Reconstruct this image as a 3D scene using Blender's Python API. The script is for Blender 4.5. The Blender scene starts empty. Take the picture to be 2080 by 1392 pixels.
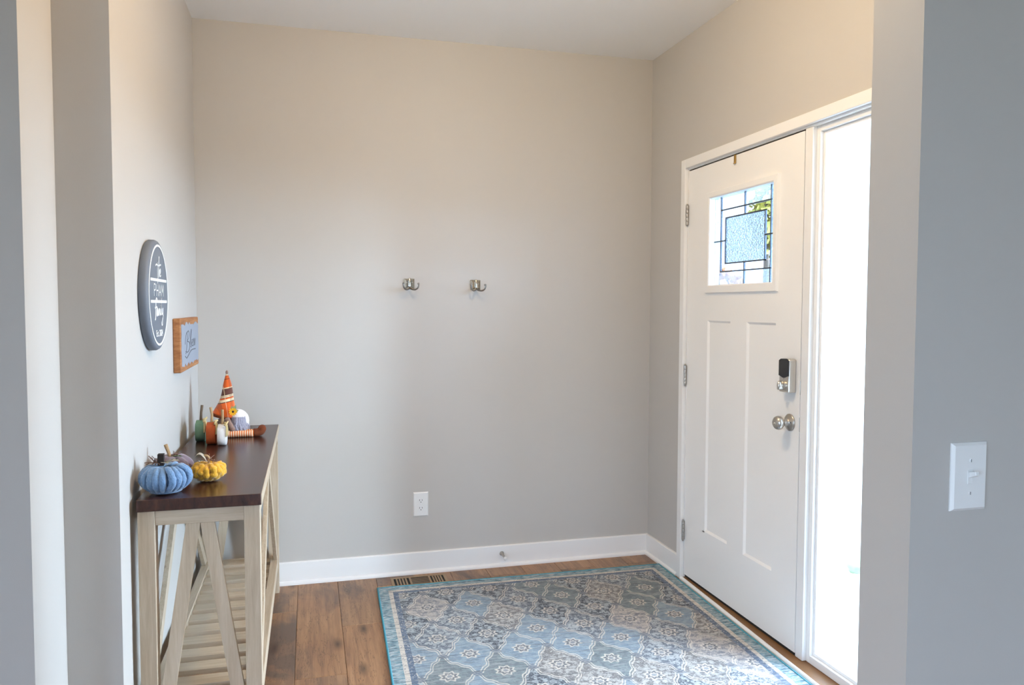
import bpy, bmesh, math, random
from mathutils import Matrix, Vector, noise
from math import sin, cos, pi, radians, sqrt

SC = bpy.context.scene
COL = SC.collection
random.seed(7)

# ---------------------------------------------------------------- camera
cam_d = bpy.data.cameras.new('camera')
cam = bpy.data.objects.new('camera', cam_d)
COL.objects.link(cam)
F_PX, YAW, PITCH, ROLL = 1552.35, 0.260036, -0.047967, 0.00264
cam_d.sensor_fit = 'HORIZONTAL'
cam_d.sensor_width = 36.0
cam_d.lens = 36.0 * F_PX / 2080.0
cam_d.clip_start = 0.02
fw = Vector((sin(YAW) * cos(PITCH), cos(YAW) * cos(PITCH), sin(PITCH)))
rt = Vector((cos(YAW), -sin(YAW), 0))
up = rt.cross(fw)
r2 = rt * cos(ROLL) + up * sin(ROLL)
u2 = -rt * sin(ROLL) + up * cos(ROLL)
M3 = Matrix((r2, u2, -fw)).transposed()
cam.matrix_world = Matrix.Translation((-1.8264, -3.8960, 1.3848)) @ M3.to_4x4()
SC.camera = cam

# ---------------------------------------------------------------- world, light, exposure
WORLD_STRENGTH = 14.0
LAMP_WATTS = 41.0
SUN_STRENGTH = 48.0
SC.view_settings.view_transform = 'Standard'
SC.view_settings.look = 'None'
SC.view_settings.gamma = 1.0
SC.view_settings.use_curve_mapping = False
SC.view_settings.exposure = 0.15
w = bpy.data.worlds.new('sky')
SC.world = w
w.use_nodes = True
bg = w.node_tree.nodes['Background']
bg.inputs['Color'].default_value = (0.60, 0.75, 1.0, 1)
bg.inputs['Strength'].default_value = WORLD_STRENGTH
# low hazy sun: a broad soft glow coming in through door glass and sidelight
sun_d = bpy.data.lights.new('sun', 'SUN')
sun_d.energy = SUN_STRENGTH
sun_d.angle = radians(54)
sun_d.color = (0.68, 0.83, 1.0)
sun = bpy.data.objects.new('sun', sun_d)
sun.rotation_euler = Vector((-cos(radians(20)), sin(radians(20)), -0.10)).to_track_quat('-Z', 'Y').to_euler()
COL.objects.link(sun)
try:
    SC.cycles.use_denoising = True
    SC.cycles.max_bounces = 10
    SC.cycles.diffuse_bounces = 6
    SC.cycles.transparent_max_bounces = 16
    SC.cycles.sample_clamp_indirect = 8.0
    SC.cycles.caustics_reflective = False
except Exception:
    pass


def portal(name, loc, rot, sx, sy):
    l = bpy.data.lights.new(name, 'AREA')
    l.shape = 'RECTANGLE'
    l.size, l.size_y = sx, sy
    l.cycles.is_portal = True
    o = bpy.data.objects.new(name, l)
    o.location = loc
    o.rotation_euler = rot
    COL.objects.link(o)


# area light points along its local -Z
portal('sidelight_portal', (0.16, -1.60, 1.04), (0, radians(90), 0), 2.05, 0.40)
portal('door_window_portal', (0.16, -0.91, 1.69), (0, radians(90), 0), 0.46, 0.58)
portal('living_window_portal', (-1.9, -7.66, 1.12), (radians(90), 0, 0), 0.85, 2.1)
portal('living_window_portal', (-4.36, -5.8, 1.12), (0, radians(-90), 0), 2.1, 3.05)

# ---------------------------------------------------------------- node helper


def lin(c):
    c = c / 255.0
    return c / 12.92 if c <= 0.04045 else ((c + 0.055) / 1.055) ** 2.4


def rgb(r, g, b):
    return (lin(r), lin(g), lin(b), 1.0)


class S:
    """socket wrapper with arithmetic"""

    def __init__(self, g, s):
        self.g, self.s = g, s

    def __add__(self, o): return self.g.m('ADD', self, o)
    def __radd__(self, o): return self.g.m('ADD', o, self)
    def __sub__(self, o): return self.g.m('SUBTRACT', self, o)
    def __rsub__(self, o): return self.g.m('SUBTRACT', o, self)
    def __mul__(self, o): return self.g.m('MULTIPLY', self, o)
    def __rmul__(self, o): return self.g.m('MULTIPLY', o, self)
    def __truediv__(self, o): return self.g.m('DIVIDE', self, o)


class G:
    def __init__(self, name, rough=0.5, **kw):
        self.mat = bpy.data.materials.new(name)
        self.mat.use_nodes = True
        self.nt = self.mat.node_tree
        self.n = self.nt.nodes
        self.bsdf = self.n['Principled BSDF']
        self.bsdf.inputs['Roughness'].default_value = rough
        for k, v in kw.items():
            self.bsdf.inputs[k.replace('_', ' ')].default_value = v

    def put(self, inp, v):
        if isinstance(v, S):
            self.nt.links.new(v.s, inp)
        elif v is not None:
            inp.default_value = v

    def m(self, op, a, b=None, c=None):
        nd = self.n.new('ShaderNodeMath')
        nd.operation = op
        for i, v in enumerate((a, b, c)):
            if v is not None:
                self.put(nd.inputs[i], v)
        return S(self, nd.outputs[0])

    def coord(self, kind='Object'):
        nd = self.n.new('ShaderNodeTexCoord')
        return S(self, nd.outputs[kind])

    def rand(self):
        nd = self.n.new('ShaderNodeObjectInfo')
        return S(self, nd.outputs['Random'])

    def loc(self):
        nd = self.n.new('ShaderNodeObjectInfo')
        return S(self, nd.outputs['Location'])

    def xyz(self, v):
        nd = self.n.new('ShaderNodeSeparateXYZ')
        self.put(nd.inputs[0], v)
        return [S(self, nd.outputs[i]) for i in range(3)]

    def vec(self, x, y, z=0.0):
        nd = self.n.new('ShaderNodeCombineXYZ')
        for i, v in enumerate((x, y, z)):
            self.put(nd.inputs[i], v)
        return S(self, nd.outputs[0])

    def map(self, v, scale=(1, 1, 1), loc=(0, 0, 0), rot=(0, 0, 0)):
        nd = self.n.new('ShaderNodeMapping')
        self.put(nd.inputs['Vector'], v)
        nd.inputs['Scale'].default_value = scale
        nd.inputs['Location'].default_value = loc
        nd.inputs['Rotation'].default_value = rot
        return S(self, nd.outputs[0])

    def vadd(self, a, b):
        nd = self.n.new('ShaderNodeVectorMath')
        self.put(nd.inputs[0], a)
        self.put(nd.inputs[1], b)
        return S(self, nd.outputs[0])

    def noise(self, v, scale=5.0, detail=3.0, rough=0.5, dist=0.0):
        nd = self.n.new('ShaderNodeTexNoise')
        self.put(nd.inputs['Vector'], v)
        nd.inputs['Scale'].default_value = scale
        nd.inputs['Detail'].default_value = detail
        nd.inputs['Roughness'].default_value = rough
        nd.inputs['Distortion'].default_value = dist
        return S(self, nd.outputs[0])

    def voro(self, v, scale=5.0, out='Distance', feature='F1'):
        nd = self.n.new('ShaderNodeTexVoronoi')
        nd.feature = feature
        self.put(nd.inputs['Vector'], v)
        nd.inputs['Scale'].default_value = scale
        return S(self, nd.outputs[out])

    def white(self, v):
        nd = self.n.new('ShaderNodeTexWhiteNoise')
        self.put(nd.inputs['Vector'], v)
        return S(self, nd.outputs['Value'])

    def ramp(self, f, stops, interp='LINEAR'):
        nd = self.n.new('ShaderNodeValToRGB')
        cr = nd.color_ramp
        cr.interpolation = interp
        while len(cr.elements) < len(stops):
            cr.elements.new(0.5)
        for e, (p, c) in zip(cr.elements, stops):
            e.position = p
            e.color = c if len(c) == 4 else (*c, 1)
        self.put(nd.inputs[0], f)
        return S(self, nd.outputs[0])

    def rng(self, f, a, b, c=0.0, d=1.0):
        nd = self.n.new('ShaderNodeMapRange')
        self.put(nd.inputs[0], f)
        for i, v in enumerate((a, b, c, d)):
            self.put(nd.inputs[i + 1], v)
        return S(self, nd.outputs[0])

    def mix(self, f, a, b, mode='MIX'):
        nd = self.n.new('ShaderNodeMix')
        nd.data_type = 'RGBA'
        nd.blend_type = mode
        self.put(nd.inputs[0], f)
        self.put(nd.inputs[6], a)
        self.put(nd.inputs[7], b)
        return S(self, nd.outputs[2])

    def bump(self, h, strength=0.3, dist=0.01):
        nd = self.n.new('ShaderNodeBump')
        nd.inputs['Strength'].default_value = strength
        nd.inputs['Distance'].default_value = dist
        self.put(nd.inputs['Height'], h)
        self.nt.links.new(nd.outputs[0], self.bsdf.inputs['Normal'])
        return S(self, nd.outputs[0])

    def base(self, v): self.put(self.bsdf.inputs['Base Color'], v)
    def rough(self, v): self.put(self.bsdf.inputs['Roughness'], v)


MAT = {}


def plain(name, col, rough=0.5, metal=0.0, bump=0.0, bscale=200.0, vary=0.0, vscale=6.0, sheen=0.0):
    g = G(name, rough)
    g.bsdf.inputs['Metallic'].default_value = metal
    if sheen:
        g.bsdf.inputs['Sheen Weight'].default_value = sheen
    c = g.coord()
    if vary:
        n = g.noise(c, vscale, 4, 0.6)
        g.base(g.mix(n, tuple(x * (1 - vary) for x in col[:3]) + (1,), tuple(min(1, x * (1 + vary)) for x in col[:3]) + (1,)))
    else:
        g.base(col)
    if bump:
        g.bump(g.noise(c, bscale, 2, 0.5), bump, 0.002)
    MAT[name] = g.mat
    return g


plain('wall_paint', (0.53, 0.505, 0.475, 1), 0.62, bump=0.05, bscale=420, vary=0.015, vscale=3)
plain('ceiling_paint', (0.93, 0.93, 0.93, 1), 0.8, bump=0.06, bscale=300)
plain('white_trim', (0.86, 0.85, 0.835, 1), 0.38, vary=0.01)
plain('door_paint', (0.90, 0.885, 0.86, 1), 0.42, bump=0.03, bscale=500)
plain('plastic', (0.84, 0.84, 0.83, 1), 0.35, vary=0.01)
plain('dark_hole', (0.012, 0.012, 0.012, 1), 0.8, vary=0.2)
plain('nickel', (0.62, 0.59, 0.54, 1), 0.30, metal=1.0, vary=0.05, vscale=60)
plain('satin_nickel', (0.50, 0.47, 0.43, 1), 0.36, metal=1.0, vary=0.06, vscale=60)
plain('polished_nickel', (0.80, 0.77, 0.70, 1), 0.14, metal=1.0, vary=0.05, vscale=40)
plain('hook_nickel', (0.30, 0.28, 0.26, 1), 0.28, metal=1.0, vary=0.1, vscale=60)
plain('hook_plate', (0.55, 0.52, 0.45, 1), 0.16, metal=1.0, vary=0.1, vscale=60)
plain('brass', (0.62, 0.40, 0.13, 1), 0.35, metal=1.0, vary=0.1, vscale=60)
plain('black_plastic', (0.012, 0.013, 0.016, 1), 0.25, vary=0.1)
plain('rubber_and_gap_shade', (0.015, 0.014, 0.013, 1), 0.7, vary=0.2)
plain('sill_wood', (0.22, 0.105, 0.035, 1), 0.45, vary=0.3, vscale=30)
plain('register_metal', (0.30, 0.20, 0.11, 1), 0.45, metal=0.0, vary=0.1, vscale=40)
plain('lead', (0.11, 0.13, 0.16, 1), 0.45, metal=0.6, vary=0.1)
plain('concrete', (0.55, 0.55, 0.54, 1), 0.9, bump=0.2, bscale=60, vary=0.1)
plain('lawn', (0.24, 0.25, 0.20, 1), 0.95, bump=0.3, bscale=80, vary=0.4, vscale=12)
plain('siding_paint', (0.74, 0.76, 0.77, 1), 0.6, vary=0.04)
plain('leaf_green', (0.30, 0.40, 0.26, 1), 0.6, vary=0.35, vscale=20)
plain('leaf_gold', (0.50, 0.42, 0.08, 1), 0.6, vary=0.35, vscale=5)
plain('leaf_rust', (0.55, 0.22, 0.08, 1), 0.6, vary=0.35, vscale=5)
plain('bark', (0.13, 0.09, 0.06, 1), 0.9, bump=0.5, bscale=90, vary=0.4, vscale=40)
plain('sign_grey', rgb(104, 110, 120), 0.6, bump=0.1, bscale=300, vary=0.06, vscale=20)
plain('sign_white', (0.85, 0.85, 0.84, 1), 0.6, vary=0.02)
plain('plaque_grey', rgb(150, 158, 172), 0.55, bump=0.1, bscale=90, vary=0.1, vscale=25)
plain('plaque_ink', rgb(92, 94, 100), 0.7, vary=0.1)
plain('blue_yarn', rgb(106, 140, 178), 0.95, bump=1.0, bscale=230, vary=0.45, vscale=190, sheen=0.4)
plain('yellow_yarn', rgb(226, 164, 42), 0.95, bump=1.0, bscale=230, vary=0.45, vscale=190, sheen=0.4)
plain('mauve_velvet', rgb(112, 98, 112), 0.9, bump=0.4, bscale=300, vary=0.15, vscale=60, sheen=0.5)
plain('felt_white', rgb(225, 220, 205), 0.95, bump=0.6, bscale=300, vary=0.1, vscale=60)
plain('twig', rgb(120, 92, 78), 0.9, bump=0.5, bscale=200, vary=0.3, vscale=90)
plain('stick', rgb(168, 138, 100), 0.85, bump=0.5, bscale=140, vary=0.3, vscale=90)
plain('dark_block', rgb(34, 28, 26), 0.8, bump=0.4, bscale=140, vary=0.3, vscale=90)
plain('raffia', rgb(214, 192, 140), 0.85, bump=0.3, bscale=240, vary=0.15, vscale=80)
plain('slab_green', rgb(104, 140, 116), 0.75, bump=0.3, bscale=160, vary=0.18, vscale=50)
plain('slab_orange', rgb(182, 84, 38), 0.75, bump=0.3, bscale=160, vary=0.18, vscale=50)
plain('slab_white', rgb(226, 224, 222), 0.75, bump=0.3, bscale=160, vary=0.05, vscale=50)
plain('gnome_cloth', rgb(140, 112, 100), 0.95, bump=0.5, bscale=320, vary=0.1, vscale=60, sheen=0.3)
plain('beard', rgb(150, 150, 166), 0.95, bump=0.9, bscale=260, vary=0.3, vscale=90, sheen=0.4)
plain('plush_white', rgb(236, 234, 230), 0.95, bump=0.6, bscale=300, vary=0.06, vscale=60, sheen=0.4)
plain('boot_felt', rgb(116, 56, 26), 0.9, bump=0.5, bscale=300, vary=0.15, vscale=60)
plain('petal', rgb(245, 196, 26), 0.7, vary=0.1, vscale=60)
plain('flower_heart', rgb(44, 26, 14), 0.9, bump=0.5, bscale=500, vary=0.3, vscale=200)
plain('sage_leaf', rgb(150, 168, 128), 0.8, vary=0.2, vscale=60)
plain('binding', rgb(70, 146, 165), 0.9, bump=0.5, bscale=500, vary=0.15, vscale=60)


def mk_globe():
    m = bpy.data.materials.new('lamp_glass')
    m.use_nodes = True
    nt = m.node_tree
    nt.nodes.remove(nt.nodes['Principled BSDF'])
    e = nt.nodes.new('ShaderNodeEmission')
    e.inputs['Color'].default_value = (1.0, 0.75, 0.46, 1)
    e.inputs['Strength'].default_value = 25.0
    nt.links.new(e.outputs[0], nt.nodes['Material Output'].inputs[0])
    MAT['lamp_glass'] = m


mk_globe()


def mk_glass(name, tint, bump=None, clear=0.9):
    """thin pane: see-through plus fresnel gloss; textured panes bend the view through a bumped refraction"""
    m = bpy.data.materials.new(name)
    m.use_nodes = True
    nt = m.node_tree
    nt.nodes.remove(nt.nodes['Principled BSDF'])
    out = nt.nodes['Material Output']
    tr = nt.nodes.new('ShaderNodeBsdfTransparent')
    tr.inputs[0].default_value = tint
    gl = nt.nodes.new('ShaderNodeBsdfGlossy')
    gl.inputs['Roughness'].default_value = 0.03
    lw = nt.nodes.new('ShaderNodeLayerWeight')
    lw.inputs['Blend'].default_value = 0.5
    pw = nt.nodes.new('ShaderNodeMath')
    pw.operation = 'POWER'
    nt.links.new(lw.outputs['Facing'], pw.inputs[0])
    pw.inputs[1].default_value = 4.0
    fr = nt.nodes.new('ShaderNodeMath')
    fr.operation = 'MULTIPLY_ADD'
    nt.links.new(pw.outputs[0], fr.inputs[0])
    fr.inputs[1].default_value = 0.6
    fr.inputs[2].default_value = 0.03
    mx = nt.nodes.new('ShaderNodeMixShader')
    nt.links.new(fr.outputs[0], mx.inputs[0])
    nt.links.new(gl.outputs[0], mx.inputs[2])
    body = tr.outputs[0]
    if bump:
        tc = nt.nodes.new('ShaderNodeTexCoord')
        nz = nt.nodes.new('ShaderNodeTexVoronoi')
        nz.inputs['Scale'].default_value = bump
        nt.links.new(tc.outputs['Object'], nz.inputs['Vector'])
        bp = nt.nodes.new('ShaderNodeBump')
        bp.inputs['Strength'].default_value = 1.0
        bp.inputs['Distance'].default_value = 0.004
        nt.links.new(nz.outputs['Distance'], bp.inputs['Height'])
        rf = nt.nodes.new('ShaderNodeBsdfRefraction')
        rf.inputs['IOR'].default_value = 1.35
        rf.inputs['Roughness'].default_value = 0.06
        rf.inputs['Color'].default_value = tint
        nt.links.new(bp.outputs[0], rf.inputs['Normal'])
        nt.links.new(bp.outputs[0], gl.inputs['Normal'])
        m2 = nt.nodes.new('ShaderNodeMixShader')
        m2.inputs[0].default_value = clear
        nt.links.new(rf.outputs[0], m2.inputs[1])
        nt.links.new(tr.outputs[0], m2.inputs[2])
        body = m2.outputs[0]
    nt.links.new(body, mx.inputs[1])
    nt.links.new(mx.outputs[0], out.inputs[0])
    MAT[name] = m


mk_glass('clear_glass', (0.93, 0.96, 0.97, 1))
mk_glass('rippled_glass', (0.40, 0.45, 0.49, 1), bump=120, clear=0.30)
mk_glass('seeded_glass', (0.55, 0.62, 0.67, 1), bump=220, clear=0.80)
mk_glass('bevel_glass', (0.55, 0.61, 0.67, 1))


def mk_plank():
    g = G('oak_plank', 0.42)
    c = g.coord()
    r = g.rand()
    off = g.vec(r * 37.0, r * 91.0, r * 13.0)
    p = g.vadd(c, off)
    grain = g.noise(g.map(p, (26, 1.6, 8)), 1.6, 6, 0.62, 0.6)
    fine = g.noise(g.map(p, (150, 5, 30)), 1.5, 3, 0.6)
    blot = g.noise(g.map(p, (4.5, 2.2, 4)), 1.0, 4, 0.6, 0.5)
    knot = g.voro(g.map(p, (7.5, 2.6, 3)), 1.0)
    base = g.ramp(grain, [(0.22, rgb(120, 90, 68)), (0.5, rgb(170, 136, 104)), (0.78, rgb(200, 168, 134))])
    tone = g.ramp(r, [(0.0, rgb(235, 200, 165)), (0.35, rgb(205, 185, 172)), (0.7, rgb(250, 222, 190)), (1.0, rgb(215, 180, 150))])
    col = g.mix(0.55, base, tone, 'MULTIPLY')
    col = g.mix(g.rng(blot, 0.50, 0.66, 0, 0.8), col, rgb(86, 74, 68))
    col = g.mix(g.rng(knot, 0.02, 0.20, 0.9, 0.0), col, rgb(56, 36, 26))
    crack = g.m('ABSOLUTE', g.noise(g.map(p, (9, 1.4, 5), (3, 7, 1)), 1.2, 5, 0.7, 0.3) - 0.5)
    col = g.mix(g.rng(crack, 0.0, 0.008, 0.55, 0.0), col, rgb(52, 36, 28))
    col = g.mix(g.rng(fine, 0.35, 0.7, 0.0, 0.25), col, rgb(96, 72, 56))
    g.base(col)
    g.rough(g.rng(grain, 0.2, 0.8, 0.36, 0.5))
    g.bump(grain * 0.6 + fine * 0.4, 0.12, 0.003)
    MAT['oak_plank'] = g.mat


mk_plank()


def mk_grain(name, c0, c1, c2, axis_scale, rough, knots=False, bump=0.1):
    g = G(name, rough)
    c = g.coord()
    n = g.noise(g.map(c, axis_scale), 1.0, 5, 0.6, 0.4)
    f = g.noise(g.map(c, tuple(4.5 * a for a in axis_scale)), 1.0, 3, 0.6)
    col = g.ramp(n, [(0.25, c0), (0.5, c1), (0.75, c2)])
    col = g.mix(g.rng(f, 0.4, 0.75, 0, 0.35), col, c0)
    if knots:
        k = g.voro(g.map(c, (9, 9, 5.5), (0.31, 0.12, 0.7)), 1.0)
        col = g.mix(g.rng(k, 0.0, 0.07, 0.85, 0.0), col, rgb(98, 70, 44))
    g.base(col)
    if bump:
        g.bump(f, bump, 0.002)
    MAT[name] = g.mat


PALE = (rgb(172, 152, 128), rgb(192, 174, 150), rgb(206, 190, 168))
mk_grain('pale_wood_upright', *PALE, (60, 60, 4), 0.55, True)
mk_grain('pale_wood_cross', *PALE, (4, 60, 60), 0.55)
mk_grain('pale_wood_long', *PALE, (60, 4, 60), 0.55)
mk_grain('walnut_top', rgb(40, 22, 18), rgb(62, 34, 26), rgb(84, 48, 36), (55, 4, 20), 0.24, False, 0.04)
mk_grain('plaque_wood', rgb(128, 78, 42), rgb(168, 112, 66), rgb(192, 140, 92), (20, 5, 60), 0.7, True, 0.3)


def mk_stripe_leg():
    g = G('striped_knit', 0.95)
    x, y, z = g.xyz(g.coord())
    s = g.m('SINE', x * (2 * pi / 0.0095))
    g.base(g.mix(g.rng(s, -0.15, 0.15), rgb(214, 106, 40), rgb(238, 214, 180)))
    g.bump(g.noise(g.coord(), 300, 2), 0.4, 0.002)
    MAT['striped_knit'] = g.mat


def mk_plaid():
    g = G('plaid_flannel', 0.95, Sheen_Weight=0.3)
    x, y, z = g.xyz(g.coord())
    h = z - x * 0.20
    o, br, cr, dk = rgb(222, 98, 30), rgb(96, 56, 46), rgb(236, 214, 178), rgb(50, 34, 34)
    col = g.ramp(g.rng(h, 0.0, 0.20), [(0, o), (0.30, dk), (0.315, cr), (0.37, o), (0.40, dk), (0.41, cr), (0.43, dk), (0.44, cr), (0.46, dk), (0.47, br), (0.60, cr), (0.625, o), (0.80, dk), (0.81, o), (0.88, cr), (0.92, br)], 'CONSTANT')
    sv = g.m('FRACT', (x + y * 0.6) * 18.0)
    band = g.m('LESS_THAN', sv, 0.30)
    col = g.mix(band * 0.35, col, br)
    line = g.m('LESS_THAN', g.m('ABSOLUTE', sv - 0.62), 0.025)
    col = g.mix(line * 0.6, col, cr)
    g.base(col)
    g.bump(g.noise(g.coord(), 420, 2), 0.4, 0.002)
    MAT['plaid_flannel'] = g.mat


mk_stripe_leg()
mk_plaid()

RUG_U, RUG_V = 1.49, 2.13


def mk_rug():
    g = G('rug_weave', 0.97, Sheen_Weight=0.15)
    uv = g.coord('UV')
    u0, v0, _ = g.xyz(uv)
    n1 = g.noise(g.vec(u0, v0), 16, 3, 0.6)
    n2 = g.noise(g.vec(u0 + 3.3, v0), 16, 3, 0.6)
    u = u0 + (n1 - 0.5) * 0.012
    v = v0 + (n2 - 0.5) * 0.012
    W, H = 0.2145, 0.335
    au = (u - 0.21) / W
    av = (v - 0.295) / H
    s, t = au + av, au - av
    s2 = s + 0.055 * g.m('SINE', t * (2 * pi)) + 0.022 * g.m('SINE', t * (6 * pi))
    t2 = t + 0.055 * g.m('SINE', s * (2 * pi)) * -1.0 + 0.022 * g.m('SINE', s * (6 * pi))
    ids, idt = g.m('ROUND', s2), g.m('ROUND', t2)
    ds, dt = g.m('ABSOLUTE', s2 - ids), g.m('ABSOLUTE', t2 - idt)
    d = g.m('MAXIMUM', ds, dt)
    # colour of each medallion
    k = g.white(g.vec(ids + 0.5, idt + 0.5, 3.0))
    navy, slate, sky, cream, taupe, sage = rgb(34, 42, 58), rgb(80, 88, 102), rgb(138, 154, 166), rgb(186, 176, 168), rgb(104, 100, 99), rgb(120, 132, 134)
    fill = g.ramp(k, [(0, navy), (0.2, sky), (0.38, cream), (0.52, taupe), (0.66, sage), (0.8, slate)], 'CONSTANT')
    ink = g.ramp(k, [(0, rgb(176, 182, 186)), (0.2, rgb(112, 132, 150)), (0.38, rgb(110, 114, 124)), (0.52, rgb(188, 184, 180)), (0.66, rgb(96, 104, 112)), (0.8, rgb(186, 190, 192))], 'CONSTANT')
    fl = g.voro(g.vec(u0, v0), 40, 'Distance', 'SMOOTH_F1')
    fl2 = g.noise(g.vec(u0, v0), 54, 3, 0.65, 1.4)
    spk = g.rng(fl2 + fl * 0.35, 0.655, 0.72, 0, 0.75)
    col = g.mix(spk, fill, ink)
    col = g.mix(g.rng(g.noise(g.vec(u0, v0 * 1.6), 105, 2, 0.6), 0.50, 0.60, 0, 0.40), col, ink)
    # flower in the middle of each medallion, in metres
    cu = (ids + idt) * 0.5 * W + 0.21
    cv = (ids - idt) * 0.5 * H + 0.295
    du, dv = u - cu, v - cv
    r = g.m('SQRT', du * du + dv * dv)
    th = g.m('ARCTAN2', dv, du)
    rr = r * (1.0 + 0.16 * g.m('COSINE', th * 8.0))
    crm = rgb(208, 198, 186)
    col = g.mix(g.m('LESS_THAN', rr, 0.036) * 0.85, col, crm)
    col = g.mix(g.m('LESS_THAN', g.m('ABSOLUTE', rr - 0.022), 0.005) * 0.85, col, rgb(70, 76, 88))
    col = g.mix(g.m('LESS_THAN', rr, 0.010) * 0.8, col, rgb(112, 120, 132))
    # petals ringing the flower
    pet = g.m('COSINE', th * 10.0)
    ring = g.m('LESS_THAN', g.m('ABSOLUTE', r - 0.058), 0.010) * g.m('GREATER_THAN', pet, 0.25)
    col = g.mix(ring * 0.55, col, ink)
    # scalloped cream outline and the small rosettes at the crossings
    col = g.mix(g.rng(g.m('ABSOLUTE', d - 0.468), 0.010, 0.020, 0.85, 0.0), col, crm)
    cross = g.m('GREATER_THAN', g.m('MINIMUM', ds, dt), 0.40)
    col = g.mix(cross * 0.7, col, rgb(88, 98, 112))
    # border bands
    eu = g.m('MINIMUM', u0, RUG_U - u0)
    ev = g.m('MINIMUM', v0, RUG_V - v0)
    e = g.m('MINIMUM', eu, ev)
    e = e + (n1 - 0.5) * 0.004
    teal, dteal = rgb(110, 146, 158), rgb(58, 84, 100)
    bn = g.noise(g.vec(u0 * 0.35, v0), 70, 3, 0.7)
    dots = g.voro(g.vec(u0, v0), 85)
    b_out = g.mix(g.rng(bn, 0.40, 0.52), rgb(178, 186, 190), teal)
    b_out = g.mix(g.rng(bn, 0.54, 0.62, 0, 0.85), b_out, dteal)
    b_gd = g.mix(g.rng(dots, 0.18, 0.30, 0.75, 0), crm, rgb(96, 104, 118))
    b_in = g.mix(g.rng(dots, 0.20, 0.30, 0.8, 0), rgb(76, 92, 116), crm)
    b_in = g.mix(g.rng(bn, 0.5, 0.66, 0, 0.6), b_in, rgb(140, 156, 172))
    col = g.mix(g.m('LESS_THAN', e, 0.092), col, b_in)
    col = g.mix(g.m('LESS_THAN', e, 0.068), col, b_gd)
    col = g.mix(g.m('LESS_THAN', e, 0.048), col, b_out)
    # worn, streaky distressing along the weave
    st = g.noise(g.vec(u0 * 9.0, v0 * 70.0), 1.0, 5, 0.7)
    col = g.mix(g.rng(st, 0.50, 0.66, 0, 0.5), col, rgb(172, 172, 172))
    st2 = g.noise(g.vec(u0 * 11.0 + 5.0, v0 * 90.0), 1.0, 4, 0.7)
    col = g.mix(g.rng(st2, 0.50, 0.66, 0, 0.6), col, rgb(64, 68, 76))
    g.base(col)
    pile = g.noise(g.vec(u0, v0), 700, 2, 0.5)
    g.bump(pile, 0.5, 0.003)
    MAT['rug_weave'] = g.mat


mk_rug()

# ---------------------------------------------------------------- mesh helpers


def B():
    return bmesh.new()


def box(bm, x0, x1, y0, y1, z0, z1, bevel=0.0, seg=1):
    if x0 > x1: x0, x1 = x1, x0
    if y0 > y1: y0, y1 = y1, y0
    if z0 > z1: z0, z1 = z1, z0
    vs = [bm.verts.new(p) for p in ((x0, y0, z0), (x1, y0, z0), (x1, y1, z0), (x0, y1, z0), (x0, y0, z1), (x1, y0, z1), (x1, y1, z1), (x0, y1, z1))]
    fs = [bm.faces.new([vs[i] for i in q]) for q in ((3, 2, 1, 0), (4, 5, 6, 7), (0, 1, 5, 4), (1, 2, 6, 5), (2, 3, 7, 6), (3, 0, 4, 7))]
    if bevel:
        es = list({e for f in fs for e in f.edges})
        bmesh.ops.bevel(bm, geom=es, offset=bevel, segments=seg, affect='EDGES', profile=0.5, clamp_overlap=True)
    return bm


def prism(bm, poly, axis, a, b, bevel=0.0):
    """extrude a 2D polygon along axis; poly in the other two axes in xyz order"""
    def P(p, t):
        q = list(p)
        q.insert(axis, t)
        return q
    v0 = [bm.verts.new(P(p, a)) for p in poly]
    v1 = [bm.verts.new(P(p, b)) for p in poly]
    n = len(poly)
    fs = [bm.faces.new(v0), bm.faces.new(v1)]
    for i in range(n):
        fs.append(bm.faces.new((v0[i], v0[(i + 1) % n], v1[(i + 1) % n], v1[i])))
    bmesh.ops.recalc_face_normals(bm, faces=fs)
    if bevel:
        es = list({e for f in fs for e in f.edges})
        bmesh.ops.bevel(bm, geom=es, offset=bevel, segments=1, affect='EDGES', clamp_overlap=True)
    return bm


def tube(bm, pts, rad, seg=8, caps=True):
    pts = [Vector(p) for p in pts]
    if not hasattr(rad, '__len__'):
        rad = [rad] * len(pts)
    rings = []
    ref = None
    for i, p in enumerate(pts):
        t = (pts[min(i + 1, len(pts) - 1)] - pts[max(i - 1, 0)]).normalized()
        if ref is None:
            ref = t.orthogonal().normalized()
        ref = (ref - t * ref.dot(t)).normalized()
        bi = t.cross(ref)
        rings.append([bm.verts.new(p + (ref * cos(2 * pi * k / seg) + bi * sin(2 * pi * k / seg)) * rad[i]) for k in range(seg)])
    for a, b in zip(rings, rings[1:]):
        for k in range(seg):
            bm.faces.new((a[k], a[(k + 1) % seg], b[(k + 1) % seg], b[k]))
    if caps:
        bm.faces.new(rings[0][::-1])
        bm.faces.new(rings[-1])
    return bm


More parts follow.
